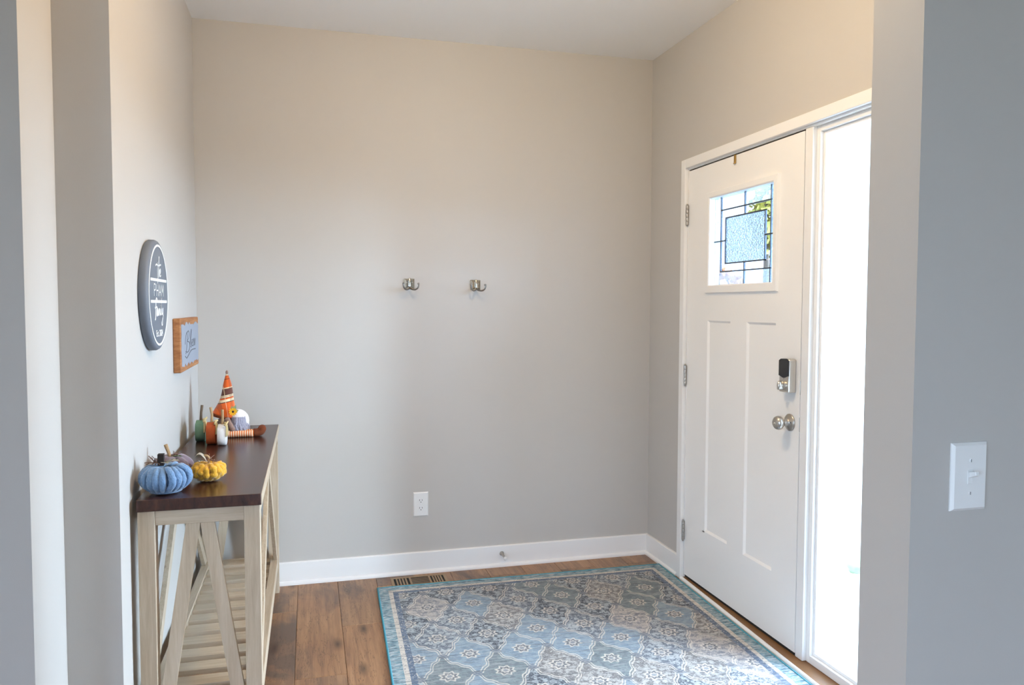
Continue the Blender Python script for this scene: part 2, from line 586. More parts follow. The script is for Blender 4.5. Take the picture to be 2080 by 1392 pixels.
def lathe(bm, prof, centre, axis, seg=24, caps=True):
    """prof: (radius, distance along axis)"""
    c = Vector(centre)
    ax = Vector(axis).normalized()
    a = ax.orthogonal().normalized()
    b = ax.cross(a)
    rings = []
    for r, h in prof:
        if r < 1e-6:
            rings.append([bm.verts.new(c + ax * h)])
        else:
            rings.append([bm.verts.new(c + ax * h + (a * cos(2 * pi * k / seg) + b * sin(2 * pi * k / seg)) * r) for k in range(seg)])
    for p, q in zip(rings, rings[1:]):
        for k in range(seg):
            k2 = (k + 1) % seg
            if len(p) == 1 and len(q) == 1:
                continue
            if len(p) == 1:
                bm.faces.new((p[0], q[k], q[k2]))
            elif len(q) == 1:
                bm.faces.new((p[k], p[k2], q[0]))
            else:
                bm.faces.new((p[k], p[k2], q[k2], q[k]))
    if caps:
        if len(rings[0]) > 1: bm.faces.new(rings[0][::-1])
        if len(rings[-1]) > 1: bm.faces.new(rings[-1])
    bmesh.ops.recalc_face_normals(bm, faces=bm.faces)
    return bm


def blob(bm, c, r, sub=3, amp=0.0, freq=30.0, seed=0.0):
    res = bmesh.ops.create_icosphere(bm, subdivisions=sub, radius=1.0)
    for v in res['verts']:
        d = v.co.normalized()
        k = 1.0 + amp * noise.noise(d * freq * 0.1 + Vector((seed, seed * 1.7, 0)))
        v.co = Vector((c[0] + d.x * r[0] * k, c[1] + d.y * r[1] * k, c[2] + d.z * r[2] * k))
    return bm


def obj(name, bm, mat, parent=None, smooth=False, angle=None):
    me = bpy.data.meshes.new(name)
    bmesh.ops.recalc_face_normals(bm, faces=bm.faces)
    bm.to_mesh(me)
    bm.free()
    me.materials.append(MAT[mat])
    if smooth:
        me.polygons.foreach_set('use_smooth', [True] * len(me.polygons))
        if angle:
            try:
                me.set_sharp_from_angle(angle=radians(angle))
            except Exception:
                pass
    o = bpy.data.objects.new(name, me)
    COL.objects.link(o)
    if parent:
        hang(o, parent)
    return o


def wpos(o):
    v = Vector((0, 0, 0))
    while o is not None:
        if o.type == 'EMPTY':
            v += o.location
            return v
        o = o.parent
    return v


def hang(o, parent):
    """parent while keeping the world coordinates the mesh was written in"""
    o.parent = parent
    root = parent
    while root.parent:
        root = root.parent
    if parent.parent is None:
        o.matrix_parent_inverse = Matrix.Translation(-parent.location)


def empty(name, loc, label=None, cat=None, group=None, kind=None):
    o = bpy.data.objects.new(name, None)
    o.empty_display_size = 0.05
    o.location = loc
    COL.objects.link(o)
    tag(o, label, cat, group, kind)
    return o


def tag(o, label=None, cat=None, group=None, kind=None):
    if label: o['label'] = label
    if cat: o['category'] = cat
    if group: o['group'] = group
    if kind: o['kind'] = kind
    return o


def struct(name, bm, mat, label=None, cat=None, smooth=False):
    return tag(obj(name, bm, mat, None, smooth, 40), label, cat, None, 'structure')


def text_mesh(body, size, depth, align='CENTER'):
    cu = bpy.data.curves.new('lettering', 'FONT')
    cu.body = body
    cu.size = size
    cu.align_x = align
    cu.extrude = depth
    t = bpy.data.objects.new('lettering', cu)
    COL.objects.link(t)
    dg = bpy.context.evaluated_depsgraph_get()
    me = bpy.data.meshes.new_from_object(t.evaluated_get(dg))
    bpy.data.objects.remove(t)
    bm = bmesh.new()
    bm.from_mesh(me)
    bpy.data.meshes.remove(me)
    return bm


def catmull(pts, n=8):
    out = []
    P = [Vector(p) for p in pts]
    for i in range(len(P) - 1):
        p0, p1, p2, p3 = P[max(i - 1, 0)], P[i], P[i + 1], P[min(i + 2, len(P) - 1)]
        for k in range(n):
            t = k / n
            out.append(0.5 * ((2 * p1) + (p2 - p0) * t + (2 * p0 - 5 * p1 + 4 * p2 - p3) * t * t + (3 * p1 - p0 - 3 * p2 + p3) * t ** 3))
    out.append(P[-1])
    return out


H = 2.723       # ceiling
XL = -2.34      # left wall of the entry
T = 0.15        # wall thickness
YS0, YS1 = -2.77, -2.645     # wall with the light switch
XS = -0.786                  # its end face
YA0, YA1 = -1.835, -1.5825   # stepped wall on the left
LX0, LX1, LY0 = -4.2, 0.55, -7.5   # living room behind the camera

# ---------------------------------------------------------------- structure
bm = B()
box(bm, LX0 - T, T, LY0 - T, T, -0.10, -0.012)
box(bm, T, LX1 + T, LY0 - T, YS1, -0.10, -0.012)
floor = struct('floor', bm, 'oak_plank', 'worn brown oak plank floor of the entry', 'floor')

PW, PL = 0.19, 1.22


def plank_mesh(wd, ln):
    b = B()
    box(b, 0.0006, wd - 0.0006, 0.0006, ln - 0.0006, -0.012, 0.0, 0.0012)
    me = bpy.data.meshes.new('plank')
    b.to_mesh(me)
    b.free()
    me.materials.append(MAT['oak_plank'])
    return me


PCACHE = {}


def planks(x0, x1, y0, y1):
    k0 = math.floor((x0 + 1.89) / PW)
    k1 = math.ceil((x1 + 1.89) / PW)
    for k in range(k0, k1):
        xa, xb = max(x0, -1.89 + k * PW), min(x1, -1.89 + (k + 1) * PW)
        if xb - xa < 0.004:
            continue
        rnd = random.Random(k * 31 + 5)
        y = 0.0 - rnd.choice([0.14, 0.36, 0.58, 0.8, 1.02])
        ends = [0.0]
        while ends[-1] > y0 - PL:
            ends.append(y)
            y -= PL
        for a, b in zip(ends, ends[1:]):
            ya, yb = max(b, y0), min(a, y1)
            if yb - ya < 0.004:
                continue
            key = (round(xb - xa, 4), round(yb - ya, 4))
            if key not in PCACHE:
                PCACHE[key] = plank_mesh(*key)
            o = bpy.data.objects.new('plank', PCACHE[key])
            o.location = (xa, ya, 0)
            COL.objects.link(o)
            o.parent = floor


planks(XL, -0.001, YS1, 0.0)
planks(LX0, LX1, LY0, YS0)
planks(LX0, XS, YS0, YS1)
planks(LX0, XL, YS1, YA0)

bm = B()
box(bm, LX0 - T, T, LY0 - T, T, H, H + 0.12)
box(bm, T, LX1 + T, LY0 - T, YS1, H, H + 0.12)
struct('ceiling', bm, 'ceiling_paint', 'flat white painted ceiling', 'ceiling')

bm = B()
box(bm, XL - 0.14, 0.0, 0.0, T, -0.012, H)
struct('wall_back', bm, 'wall_paint', 'greige painted back wall behind the coat hooks', 'wall')

bm = B()
box(bm, XL - 0.14, XL, YA1, -0.0, -0.012, H)
struct('wall_left', bm, 'wall_paint', 'greige painted wall holding the two signs', 'wall')
bm = B()
box(bm, LX0, XL - 0.14, YA0, YA1 + 0.02, -0.012, H)
struct('wall_left_step', bm, 'wall_paint', 'grey stepped wall end at the far left of the picture', 'wall')

# front wall with the opening for door and sidelight
OY0, OY1, OZ = -1.835, -0.405, 2.078
bm = B()
box(bm, 0, T, OY1, T, -0.012, H)
box(bm, 0, T, OY0, OY1, OZ, H)
box(bm, 0, T, YS1, OY0, -0.012, H)
box(bm, 0, T, OY0, OY1, -0.10, -0.012)
struct('wall_right', bm, 'wall_paint', 'greige painted wall around the front door', 'wall')

bm = B()
box(bm, XS, LX1 + T, YS0, YS1, -0.012, H)
struct('wall_switch', bm, 'wall_paint', 'grey wall end carrying the light switch', 'wall')

WLY0, WLY1, WLZ0, WLZ1 = -7.3, -4.3, 0.10, 2.15
bm = B()
box(bm, LX0 - T, LX0, LY0 - T, WLY0, -0.012, H)
box(bm, LX0 - T, LX0, WLY1, YA1, -0.012, H)
box(bm, LX0 - T, LX0, WLY0, WLY1, -0.012, WLZ0)
box(bm, LX0 - T, LX0, WLY0, WLY1, WLZ1, H)
struct('wall_living_left', bm, 'wall_paint')
bm = B()
for a_ in ((WLY0, WLY0 + 0.06, WLZ0, WLZ1), (WLY1 - 0.06, WLY1, WLZ0, WLZ1), (WLY0 + 0.06, WLY1 - 0.06, WLZ0, WLZ0 + 0.06), (WLY0 + 0.06, WLY1 - 0.06, WLZ1 - 0.06, WLZ1)):
    box(bm, LX0 - 0.10, LX0 - 0.04, *a_)
wn = struct('window_3', bm, 'white_trim')
bm = B()
box(bm, LX0 - 0.072, LX0 - 0.068, WLY0 + 0.06, WLY1 - 0.06, WLZ0 + 0.06, WLZ1 - 0.06)
obj('pane', bm, 'clear_glass', wn)
bm = B()
box(bm, LX1, LX1 + T, LY0 - T, YS0, -0.012, H)
struct('wall_living_right', bm, 'wall_paint')
bm = B()
WIN = [(-2.3, -1.5)]
WZ0, WZ1 = 0.1, 2.15
xs = LX0
for a, b in WIN:
    box(bm, xs, a, LY0 - T, LY0, -0.012, H)
    box(bm, a, b, LY0 - T, LY0, -0.012, WZ0)
    box(bm, a, b, LY0 - T, LY0, WZ1, H)
    xs = b
box(bm, xs, LX1, LY0 - T, LY0, -0.012, H)
struct('wall_living_back', bm, 'wall_paint')
for i, (a, b) in enumerate(WIN):
    bm = B()
    f = 0.06
    box(bm, a, a + f, LY0 - 0.10, LY0 - 0.04, WZ0, WZ1)
    box(bm, b - f, b, LY0 - 0.10, LY0 - 0.04, WZ0, WZ1)
    box(bm, a + f, b - f, LY0 - 0.10, LY0 - 0.04, WZ0, WZ0 + f)
    box(bm, a + f, b - f, LY0 - 0.10, LY0 - 0.04, WZ1 - f, WZ1)
    wn = struct('window_%d' % (i + 2), bm, 'white_trim')
    bm = B()
    box(bm, a + f, b - f, LY0 - 0.072, LY0 - 0.068, WZ0 + f, WZ1 - f)
    obj('pane', bm, 'clear_glass', wn)

# baseboards: flat board with an eased top edge, plus a shoe strip
BBH, BBT = 0.112, 0.013


def bb_profile(s, base, z0=0.0):
    return [(base, z0), (base + s * BBT, z0), (base + s * BBT, BBH - 0.004), (base + s * (BBT - 0.004), BBH), (base, BBH)]


def shoe_profile(s, base):
    r = 0.016
    pts = [(base, 0.0), (base + s * r * 0.75, 0.0)]
    for k in range(1, 6):
        a = pi / 2 * k / 5
        pts.append((base + s * r * 0.75 * cos(a), 0.003 + r * sin(a)))
    return pts


bm = B()
prism(bm, bb_profile(-1, 0.0), 0, XL, 0.0)
bb = struct('baseboard_back', bm, 'white_trim', 'white baseboard along the back wall', 'baseboard')
bm = B()
prism(bm, shoe_profile(-1, -BBT), 0, XL + BBT, -BBT)
obj('shoe_molding', bm, 'white_trim', bb)
CAS_Y = -0.383
bm = B()
# profile lies in x-z, extruded along y
prism(bm, bb_profile(-1, 0.0), 1, CAS_Y, -BBT)
bb = struct('baseboard_right', bm, 'white_trim', 'short white baseboard between corner and door casing', 'baseboard')
bm = B()
prism(bm, shoe_profile(-1, -BBT), 1, CAS_Y + 0.001, -BBT - 0.012)
obj('shoe_molding', bm, 'white_trim', bb)
bm = B()
prism(bm, bb_profile(1, XL), 1, YA1, -BBT)
bb = struct('baseboard_left', bm, 'white_trim', 'white baseboard behind the console table', 'baseboard')

# casing, jambs
ZC = 2.110
CR = -1.875
bm = B()
box(bm, -0.018, -0.0002, -0.424, CAS_Y, 0.0, ZC, 0.002)
box(bm, -0.018, -0.0002, CR, -0.424, 2.066, ZC, 0.002)
box(bm, -0.018, -0.0002, CR, -1.812, 0.0, 2.066, 0.002)
struct('trim_1', bm, 'white_trim', 'flat white casing around front door and sidelight', 'casing')
bm = B()
box(bm, 0.0, 0.145, -0.4285, OY1 - 0.0002, 0.0, 2.058)           # hinge jamb
box(bm, 0.0, 0.145, OY0 + 0.0002, OY1 - 0.0002, 2.058, OZ - 0.0002)   # head
box(bm, 0.002, 0.145, -1.392, -1.3475, 0.016, 2.058, 0.0015)     # mullion post
box(bm, 0.0, 0.145, OY0 + 0.0002, -1.800, 0.0, 2.058)            # far jamb
box(bm, 0.05, 0.062, -0.442, -0.4285, 0.03, 2.058)               # stops
box(bm, 0.05, 0.062, -1.3475, -1.334, 0.03, 2.058)
box(bm, 0.05, 0.062, -1.334, -0.442, 2.046, 2.058)
box(bm, 0.0745, 0.145, -1.7995, -0.429, 0.0, 0.0138)                 # outer sill
struct('trim_2', bm, 'white_trim', 'white door jamb and mullion post beside the sidelight', 'door jamb')

# threshold
bm = B()
box(bm, -0.020, 0.074, -1.7995, -0.429, 0.0, 0.0138, 0.002)
for v in bm.verts:
    if v.co.x < 0:
        v.co.x += 0.013 + 0.0365 * (v.co.y + 0.426)      # laid slightly askew
th = struct('trim_3', bm, 'sill_wood', 'brown oak threshold under the front door', 'threshold')
bm = B()
pts = [(-0.0205, 0.0)] + [(-0.0205 - 0.0145 * sin(a), 0.0150 * cos(a)) for a in [pi / 2 * k / 6 for k in range(7)]]
prism(bm, pts, 1, -1.799, -0.426)
for v in bm.verts:
    v.co.x += 0.013 + 0.0365 * (v.co.y + 0.426)
obj('threshold_strip', bm, 'white_trim', th, True, 40)

# ---------------------------------------------------------------- front door
DY0, DY1, DZ0, DZ1 = -1.3445, -0.4305, 0.028, 2.052
DX = 0.002
door = empty('door_1', (0.02, -0.887, 0.015), 'white craftsman front door with a leaded glass window', 'door', None, 'structure')
# openings in the slab face
WY0, WY1, WZa, WZb = -1.180, -0.630, 1.462, 1.908      # hole for the glass
P1 = (-0.833, -0.612, 0.303, 1.318)
P2 = (-1.188, -0.966, 0.298, 1.318)
bm = B()


def fbox(y0, y1, z0, z1):
    box(bm, DX, DX + 0.045, y0, y1, z0, z1)


fbox(WY1, DY1, DZ0, DZ1)                 # hinge stile, full height
fbox(DY0, WY0, DZ0, DZ1)                 # latch stile
fbox(WY0, WY1, WZb, DZ1)                 # top rail
fbox(WY0, WY1, P1[3], WZa)               # lock rail
fbox(WY0, WY1, DZ0, 0.298)               # bottom rail
fbox(P2[1], P1[0], 0.298, P1[3])         # middle stile
fbox(P1[1], WY1, 0.298, P1[3]) if P1[1] < WY1 else None
box(bm, DX, DX + 0.045, P1[0], P1[1], 0.298, P1[2])
bmesh.ops.remove_doubles(bm, verts=bm.verts, dist=1e-5)
obj('slab', bm, 'door_paint', door)


def panel(p):
    y0, y1, z0, z1 = p
    y0, y1 = max(y0, WY0), min(y1, WY1)
    b = B()
    i, d = 0.010, 0.008
    o_ = [(DX, y0, z0), (DX, y1, z0), (DX, y1, z1), (DX, y0, z1)]
    n_ = [(DX + d, y0 + i, z0 + i), (DX + d, y1 - i, z0 + i), (DX + d, y1 - i, z1 - i), (DX + d, y0 + i, z1 - i)]
    bk = [(DX + 0.044, a[1], a[2]) for a in o_]
    vo, vn, vb = [[b.verts.new(q) for q in L] for L in (o_, n_, bk)]
    b.faces.new(vn)
    b.faces.new(vb[::-1])
    for k in range(4):
        b.faces.new((vo[k], vo[(k + 1) % 4], vn[(k + 1) % 4], vn[k]))
        b.faces.new((vb[k], vb[(k + 1) % 4], vo[(k + 1) % 4], vo[k]))
    obj('door_panel', b, 'door_paint', door)


panel(P1)
panel(P2)
# glazing frame proud of the slab
GY0, GY1, GZ0, GZ1 = -1.158, -0.650, 1.484, 1.888
bm = B()
fo = (-1.191, -0.613, 1.445, 1.920)


def ring(bm, outer, inner, xa, xb, lip):
    """picture-frame ring: outer rect at xb (door face), raised flat at xa, sloping in to the glass at xb+lip"""
    def R(r, x): return [(x, r[0], r[2]), (x, r[1], r[2]), (x, r[1], r[3]), (x, r[0], r[3])]
    i1 = (outer[0] + 0.004, outer[1] - 0.004, outer[2] + 0.004, outer[3] - 0.004)
    i2 = (inner[0] - 0.006, inner[1] + 0.006, inner[2] - 0.006, inner[3] + 0.006)
    loops = [R(outer, xb), R(i1, xa), R(i2, xa), R(inner, xa + 0.004), R(inner, xb + lip), R(outer, xb + lip)]
    vs = [[bm.verts.new(p) for p in L] for L in loops]
    n = len(vs)
    for j in range(n):
        a, b2 = vs[j], vs[(j + 1) % n]
        for k in range(4):
            bm.faces.new((a[k], a[(k + 1) % 4], b2[(k + 1) % 4], b2[k]))


ring(bm, (WY0 - 0.011, WY1 + 0.017, WZa - 0.017, WZb + 0.012), (GY0, GY1, GZ0, GZ1), DX - 0.012, DX - 0.0002, 0.045)
obj('window_frame', bm, 'door_paint', door)
gw, gh = GY1 - GY0, GZ1 - GZ0
A, C_ = (0.0, 0.11, 0.19, 0.5, 0.81, 0.89, 1.0), (0.0, 0.15, 0.245, 0.5, 0.76, 0.85, 1.0)
PANES = [(.19, .81, .245, .76, 'rippled_glass')]
for a0, a1, b0, b1 in ((.11, .5, .15, .245), (.5, .89, .15, .245), (.11, .5, .76, .85), (.5, .89, .76, .85), (.11, .19, .245, .5), (.11, .19, .5, .76), (.81, .89, .245, .5), (.81, .89, .5, .76)):
    PANES.append((a0, a1, b0, b1, 'bevel_glass'))
for a0, a1, b0, b1 in ((0, .5, 0, .15), (.5, 1, 0, .15), (0, .5, .85, 1), (.5, 1, .85, 1), (0, .11, .15, .5), (0, .11, .5, .85), (.89, 1, .15, .5), (.89, 1, .5, .85)):
    PANES.append((a0, a1, b0, b1, 'seeded_glass'))


def gyz(a, b):
    return GY1 - a * gw, GZ1 - b * gh


for a0, a1, b0, b1, m_ in PANES:
    ya, za = gyz(a0, b0)
    yb, zb = gyz(a1, b1)
    bm = B()
    box(bm, 0.022, 0.026, yb + 0.001, ya - 0.001, zb + 0.001, za - 0.001)
    obj('pane', bm, m_, door)
CAMES = [(.11, .89, .15, .15), (.11, .89, .85, .85), (.11, .11, .15, .85), (.89, .89, .15, .85), (.19, .81, .245, .245), (.19, .81, .76, .76), (.19, .19, .245, .76), (.81, .81, .245, .76), (.5, .5, 0, .245), (.5, .5, .76, 1), (0, .19, .5, .5), (.81, 1, .5, .5), (.11, .11, 0, .15), (.89, .89, 0, .15), (.89, .89, .85, 1)]
for a0, a1, b0, b1 in CAMES:
    ya, za = gyz(a0, b0)
    yb, zb = gyz(a1, b1)
    bm = B()
    h_ = 0.0031
    box(bm, 0.0195, 0.0285, yb - h_, ya + h_, zb - h_, za + h_, 0.001)
    obj('leading', bm, 'lead', door)

bm = B()
box(bm, DX + 0.004, DX + 0.04, DY0 + 0.002, DY1 - 0.002, 0.0152, 0.0275)
obj('door_sweep', bm, 'rubber_and_gap_shade', door)

for a_ in ((-1.3473, -1.3447, 0.030, 2.056), (-1.3447, -0.4302, 2.0535, 2.0572), (-0.4302, -0.4288, 0.030, 2.056)):  # dark strips stand in for the shade in the gaps round the door
    bm = B()
    box(bm, 0.006, 0.040, *a_)
    obj('gap_shade', bm, 'rubber_and_gap_shade', door)

# hinges: three knuckle barrels
for zc in (1.836, 1.040, 0.252):
    bm = B()
    for k in range(5):
        z0 = zc - 0.048 + k * 0.0195
        lathe(bm, [(0.0055, 0), (0.0065, 0.001), (0.0065, 0.0175), (0.0055, 0.0185)], (-0.006, -0.4295, z0), (0, 0, 1), 12)
    lathe(bm, [(0.003, 0), (0.005, 0.002), (0.004, 0.006), (0.0, 0.008)], (-0.006, -0.4295, zc + 0.0495), (0, 0, 1), 12)
    lathe(bm, [(0.003, 0), (0.005, 0.002), (0.004, 0.006), (0.0, 0.008)], (-0.006, -0.4295, zc - 0.048), (0, 0, -1), 12)
    hg = obj('hinge', bm, 'satin_nickel', door, True, 40)
    bm = B()
    box(bm, -0.003, 0.003, -0.4335, -0.4255, zc - 0.046, zc + 0.048, 0.0005)
    hl = obj('hinge_leaf', bm, 'satin_nickel')
    hl.parent = hg

# electronic deadbolt
bm = B()
LY0_, LY1_, LZ0, LZ1 = -1.321, -1.256, 1.050, 1.181
pts = [(LY0_, LZ0), (LY1_, LZ0), (LY1_, LZ1 - 0.006), (LY1_ - 0.012, LZ1), (LY0_ + 0.012, LZ1 + 0.002), (LY0_, LZ1 - 0.004)]
prism(bm, pts, 0, -0.031, DX, 0.003)
db = obj('deadbolt', bm, 'nickel', door, True, 30)
db['label'] = 'nickel deadbolt housing with black battery cover'
bm = B()
n = 10
low = [(LY0_ + 0.001 + (LY1_ - LY0_ - 0.002) * k / n, 1.110 + 0.004 * cos(2 * pi * k / n)) for k in range(n + 1)]
pts = low + [(LY1_ - 0.001, LZ1 - 0.008), (LY1_ - 0.013, LZ1 - 0.001), (LY0_ + 0.013, LZ1 + 0.001), (LY0_ + 0.001, LZ1 - 0.006)]
prism(bm, pts, 0, -0.0335, -0.0305)
o = obj('battery_cover', bm, 'black_plastic')
o.parent = db
bm = B()
lathe(bm, [(0.019, 0), (0.019, 0.004), (0.015, 0.006), (0.0, 0.006)], (-0.031, -1.288, 1.076), (-1, 0, 0), 20)
o = obj('turn_rose', bm, 'nickel', None, True, 40)
o.parent = db
bm = B()
pts = [(-1.284, 1.094), (-1.292, 1.094), (-1.297, 1.078), (-1.295, 1.060), (-1.281, 1.060), (-1.279, 1.078)]
prism(bm, pts, 0, -0.058, -0.036, 0.003)
o = obj('thumb_turn', bm, 'nickel', None, True, 40)
o.parent = db
bm = B()
lathe(bm, [(0.0016, 0), (0.0016, 0.001)], (-0.0308, -1.288, 1.103), (-1, 0, 0), 8)
o = obj('screw', bm, 'dark_hole')
o.parent = db

# knob set
KY, KZ = -1.286, 0.929
bm = B()
lathe(bm, [(0.034, 0), (0.034, 0.003), (0.031, 0.006), (0.022, 0.010), (0.014, 0.014), (0.012, 0.018), (0.011, 0.030), (0.0, 0.030)], (DX, KY, KZ), (-1, 0, 0), 32)
kb = obj('knob_rose', bm, 'satin_nickel', door, True, 50)
bm = B()
lathe(bm, [(0.010, 0.028), (0.011, 0.034), (0.020, 0.038), (0.0265, 0.046), (0.0275, 0.053), (0.025, 0.062), (0.018, 0.068), (0.008, 0.070), (0.0, 0.0698)], (DX, KY, KZ), (-1, 0, 0), 32)
o = obj('knob', bm, 'satin_nickel', None, True, 60)
o.parent = kb
bm = B()
box(bm, -0.0705, -0.066, KY - 0.005, KY + 0.005, KZ - 0.0018, KZ + 0.0018, 0.0006)
o = obj('lock_button', bm, 'polished_nickel')
o.parent = kb
bm = B()
lathe(bm, [(0.003, 0), (0.003, 0.001)], (-0.0085, KY - 0.019, KZ + 0.002), (-1, 0, 0), 10)
o = obj('pin_hole', bm, 'dark_hole')
o.parent = kb
# latch faceplates glimpsed in the gap
for zc in (1.072, 0.929):
    bm = B()
    box(bm, DX - 0.0015, DX + 0.02, -1.3475, -1.3448, zc - 0.028, zc + 0.028, 0.001)
    obj('strike_plate', bm, 'satin_nickel', door)

# over-door hook
bm = B()
pts = [(-0.0012, 2.0535), (-0.0012, 2.021), (-0.006, 2.021), (-0.006, 2.020), (0.0005, 2.0185), (0.0008, 2.0535)]
box(bm, -0.0016, 0.0002, -0.862, -0.846, 2.016, 2.0545)
box(bm, -0.0016, 0.046, -0.862, -0.846, 2.0530, 2.0548)
hk = obj('over_door_hook', bm, 'brass')
tag(hk, 'small brass hook clipped over the top of the white door', 'hook')
bm = B()
box(bm, -0.0055, -0.0014, -0.861, -0.847, 2.014, 2.0175, 0.0006)
o = obj('hook_lip', bm, 'brass')
o.parent = hk

# ---------------------------------------------------------------- sidelight window
sl = empty('window_1', (0.05, -1.60, 0.015), 'tall narrow sidelight window beside the front door', 'window', None, 'structure')
SY0, SY1, SZ0, SZ1 = -1.7995, -1.3925, 0.0150, 2.0578
bm = B()
f = 0.020
box(bm, 0.020, 0.075, SY1 - f, SY1, SZ0, SZ1, 0.001)
box(bm, 0.020, 0.075, SY0, SY0 + f, SZ0, SZ1, 0.001)
box(bm, 0.020, 0.075, SY0 + f, SY1 - f, SZ0, SZ0 + 0.030, 0.001)
box(bm, 0.020, 0.075, SY0 + f, SY1 - f, SZ1 - f, SZ1, 0.001)
obj('frame', bm, 'white_trim', sl)
bm = B()
g2 = 0.012
for (a, b, c, d) in ((SY1 - f - g2, SY1 - f, SZ0 + 0.030, SZ1 - f), (SY0 + f, SY0 + f + g2, SZ0 + 0.030, SZ1 - f), (SY0 + f + g2, SY1 - f - g2, SZ0 + 0.030, SZ0 + 0.030 + g2), (SY0 + f + g2, SY1 - f - g2, SZ1 - f - g2, SZ1 - f)):
    box(bm, 0.034, 0.060, a, b, c, d, 0.001)
obj('glazing_bead', bm, 'white_trim', sl)
bm = B()
box(bm, 0.045, 0.050, SY0 + f + 0.001, SY1 - f - 0.001, SZ0 + 0.031, SZ1 - f - 0.001)
obj('pane', bm, 'clear_glass', sl)

# ---------------------------------------------------------------- outside
bm = B()
box(bm, T, 2.6, YS1, 2.2, -0.35, -0.15)
struct('porch_floor', bm, 'concrete', 'pale concrete porch floor outside the sidelight', 'porch')
bm = B()
box(bm, -30, 60, -40, 60, -0.60, -0.36)
struct('ground_outside', bm, 'lawn', 'lawn outside beyond the porch', 'lawn')
bm = B()
box(bm, 2.6, 16.0, -14.0, 4.5, -0.36, -0.32)
struct('driveway_outside', bm, 'concrete', 'pale concrete driveway beyond the porch', 'driveway')
bm = B()
box(bm, T, 2.6, YS1, 2.2, 2.72, 2.95)
struct('porch_roof', bm, 'siding_paint', 'white soffit over the porch', 'roof')

# siding wall outside, narrowed to a column so it blocks less daylight
CX, CY0, CY1 = 2.0, 0.42, 0.83
pc = empty('siding_wall_stub', (CX + 0.2, 0.62, -0.15), 'stub of white lap-sided wall seen through the sidelight, narrowed to let daylight in', 'column')
bm = B()
box(bm, CX + 0.012, CX + 0.40, CY0 + 0.012, CY1 - 0.012, -0.15, 2.72)
obj('post_core', bm, 'siding_paint', pc)
zz = -0.15
while zz < 2.70:
    z1 = min(zz + 0.13, 2.715)
    bm = B()
    prism(bm, [(CX - 0.006, zz), (CX + 0.0118, zz), (CX + 0.0118, z1), (CX + 0.006, z1)], 1, CY0, CY1)
    obj('lap_board', bm, 'siding_paint', pc)
    zz += 0.13

# porch plant in a low pot
pp = empty('porch_plant', (0.95, -0.52, -0.15), 'leafy green plant in a pot on the porch outside', 'plant')
bm = B()
lathe(bm, [(0.06, 0), (0.085, 0.13), (0.092, 0.13), (0.092, 0.15), (0.08, 0.15), (0.078, 0.13), (0.0, 0.13)], (0.95, -0.52, -0.15), (0, 0, 1), 18)
obj('pot', bm, 'concrete', pp, True, 40)
for k in range(16):
    a = 2 * pi * k / 16 + random.random() * 0.3
    ln = 0.20 + random.random() * 0.12
    bm = B()
    ps = []
    for j in range(6):
        t = j / 5
        r_ = 0.015 + ln * 0.75 * t
        ps.append((0.95 + cos(a) * r_, -0.52 + sin(a) * r_, -0.03 + ln * (1.3 * t - 0.9 * t * t)))
    prev = None
    wv = Vector((-sin(a), cos(a), 0))
    rows = []
    for j, q in enumerate(ps):
        wd = 0.014 * sin(pi * (0.12 + 0.86 * j / 5))
        rows.append((bm.verts.new(Vector(q) + wv * wd), bm.verts.new(Vector(q) + Vector((0, 0, -0.003))), bm.verts.new(Vector(q) - wv * wd)))
    for r0, r1 in zip(rows, rows[1:]):
        bm.faces.new((r0[0], r0[1], r1[1], r1[0]))
        bm.faces.new((r0[1], r0[2], r1[2], r1[1]))
    obj('leaf', bm, 'leaf_green', pp, True)


def tree(name, loc, h, r, mat, label, seed):
    e = empty(name, loc, label, 'tree')
    rd = random.Random(seed)
    b = B()
    tube(b, [(loc[0], loc[1], loc[2]), (loc[0] + 0.05, loc[1], loc[2] + h * 0.4), (loc[0], loc[1] + 0.05, loc[2] + h * 0.8)], [0.16, 0.12, 0.05], 10)
    obj('trunk', b, 'bark', e, True)
    b = B()
    for k in range(420):
        d = Vector((rd.gauss(0, 1), rd.gauss(0, 1), rd.gauss(0, 1))).normalized() * (rd.random() ** 0.4)
        c = Vector((loc[0], loc[1], loc[2] + h * 0.68)) + Vector((d.x * r, d.y * r, d.z * h * 0.22))
        n_ = Vector((rd.gauss(0, 1), rd.gauss(0, 1), rd.gauss(0, 1))).normalized()
        t1 = n_.orthogonal().normalized() * (0.16 + rd.random() * 0.12)
        t2 = n_.cross(t1)
        q = [b.verts.new(c + x) for x in (t1, t2 * 0.6, -t1, -t2 * 0.6)]
        b.faces.new(q)
    tag(obj('foliage', b, mat, e), None, None, None, 'stuff')


tree('garden_tree', (16.4, 24.0, -0.36), 8.3, 0.7, 'leaf_gold', 'yellow-green tree outside seen through the door glass', 3)
tree('garden_tree', (14.6, 24.2, -0.36), 3.6, 0.8, 'leaf_rust', 'low rust-coloured tree outside seen through the door glass', 4)

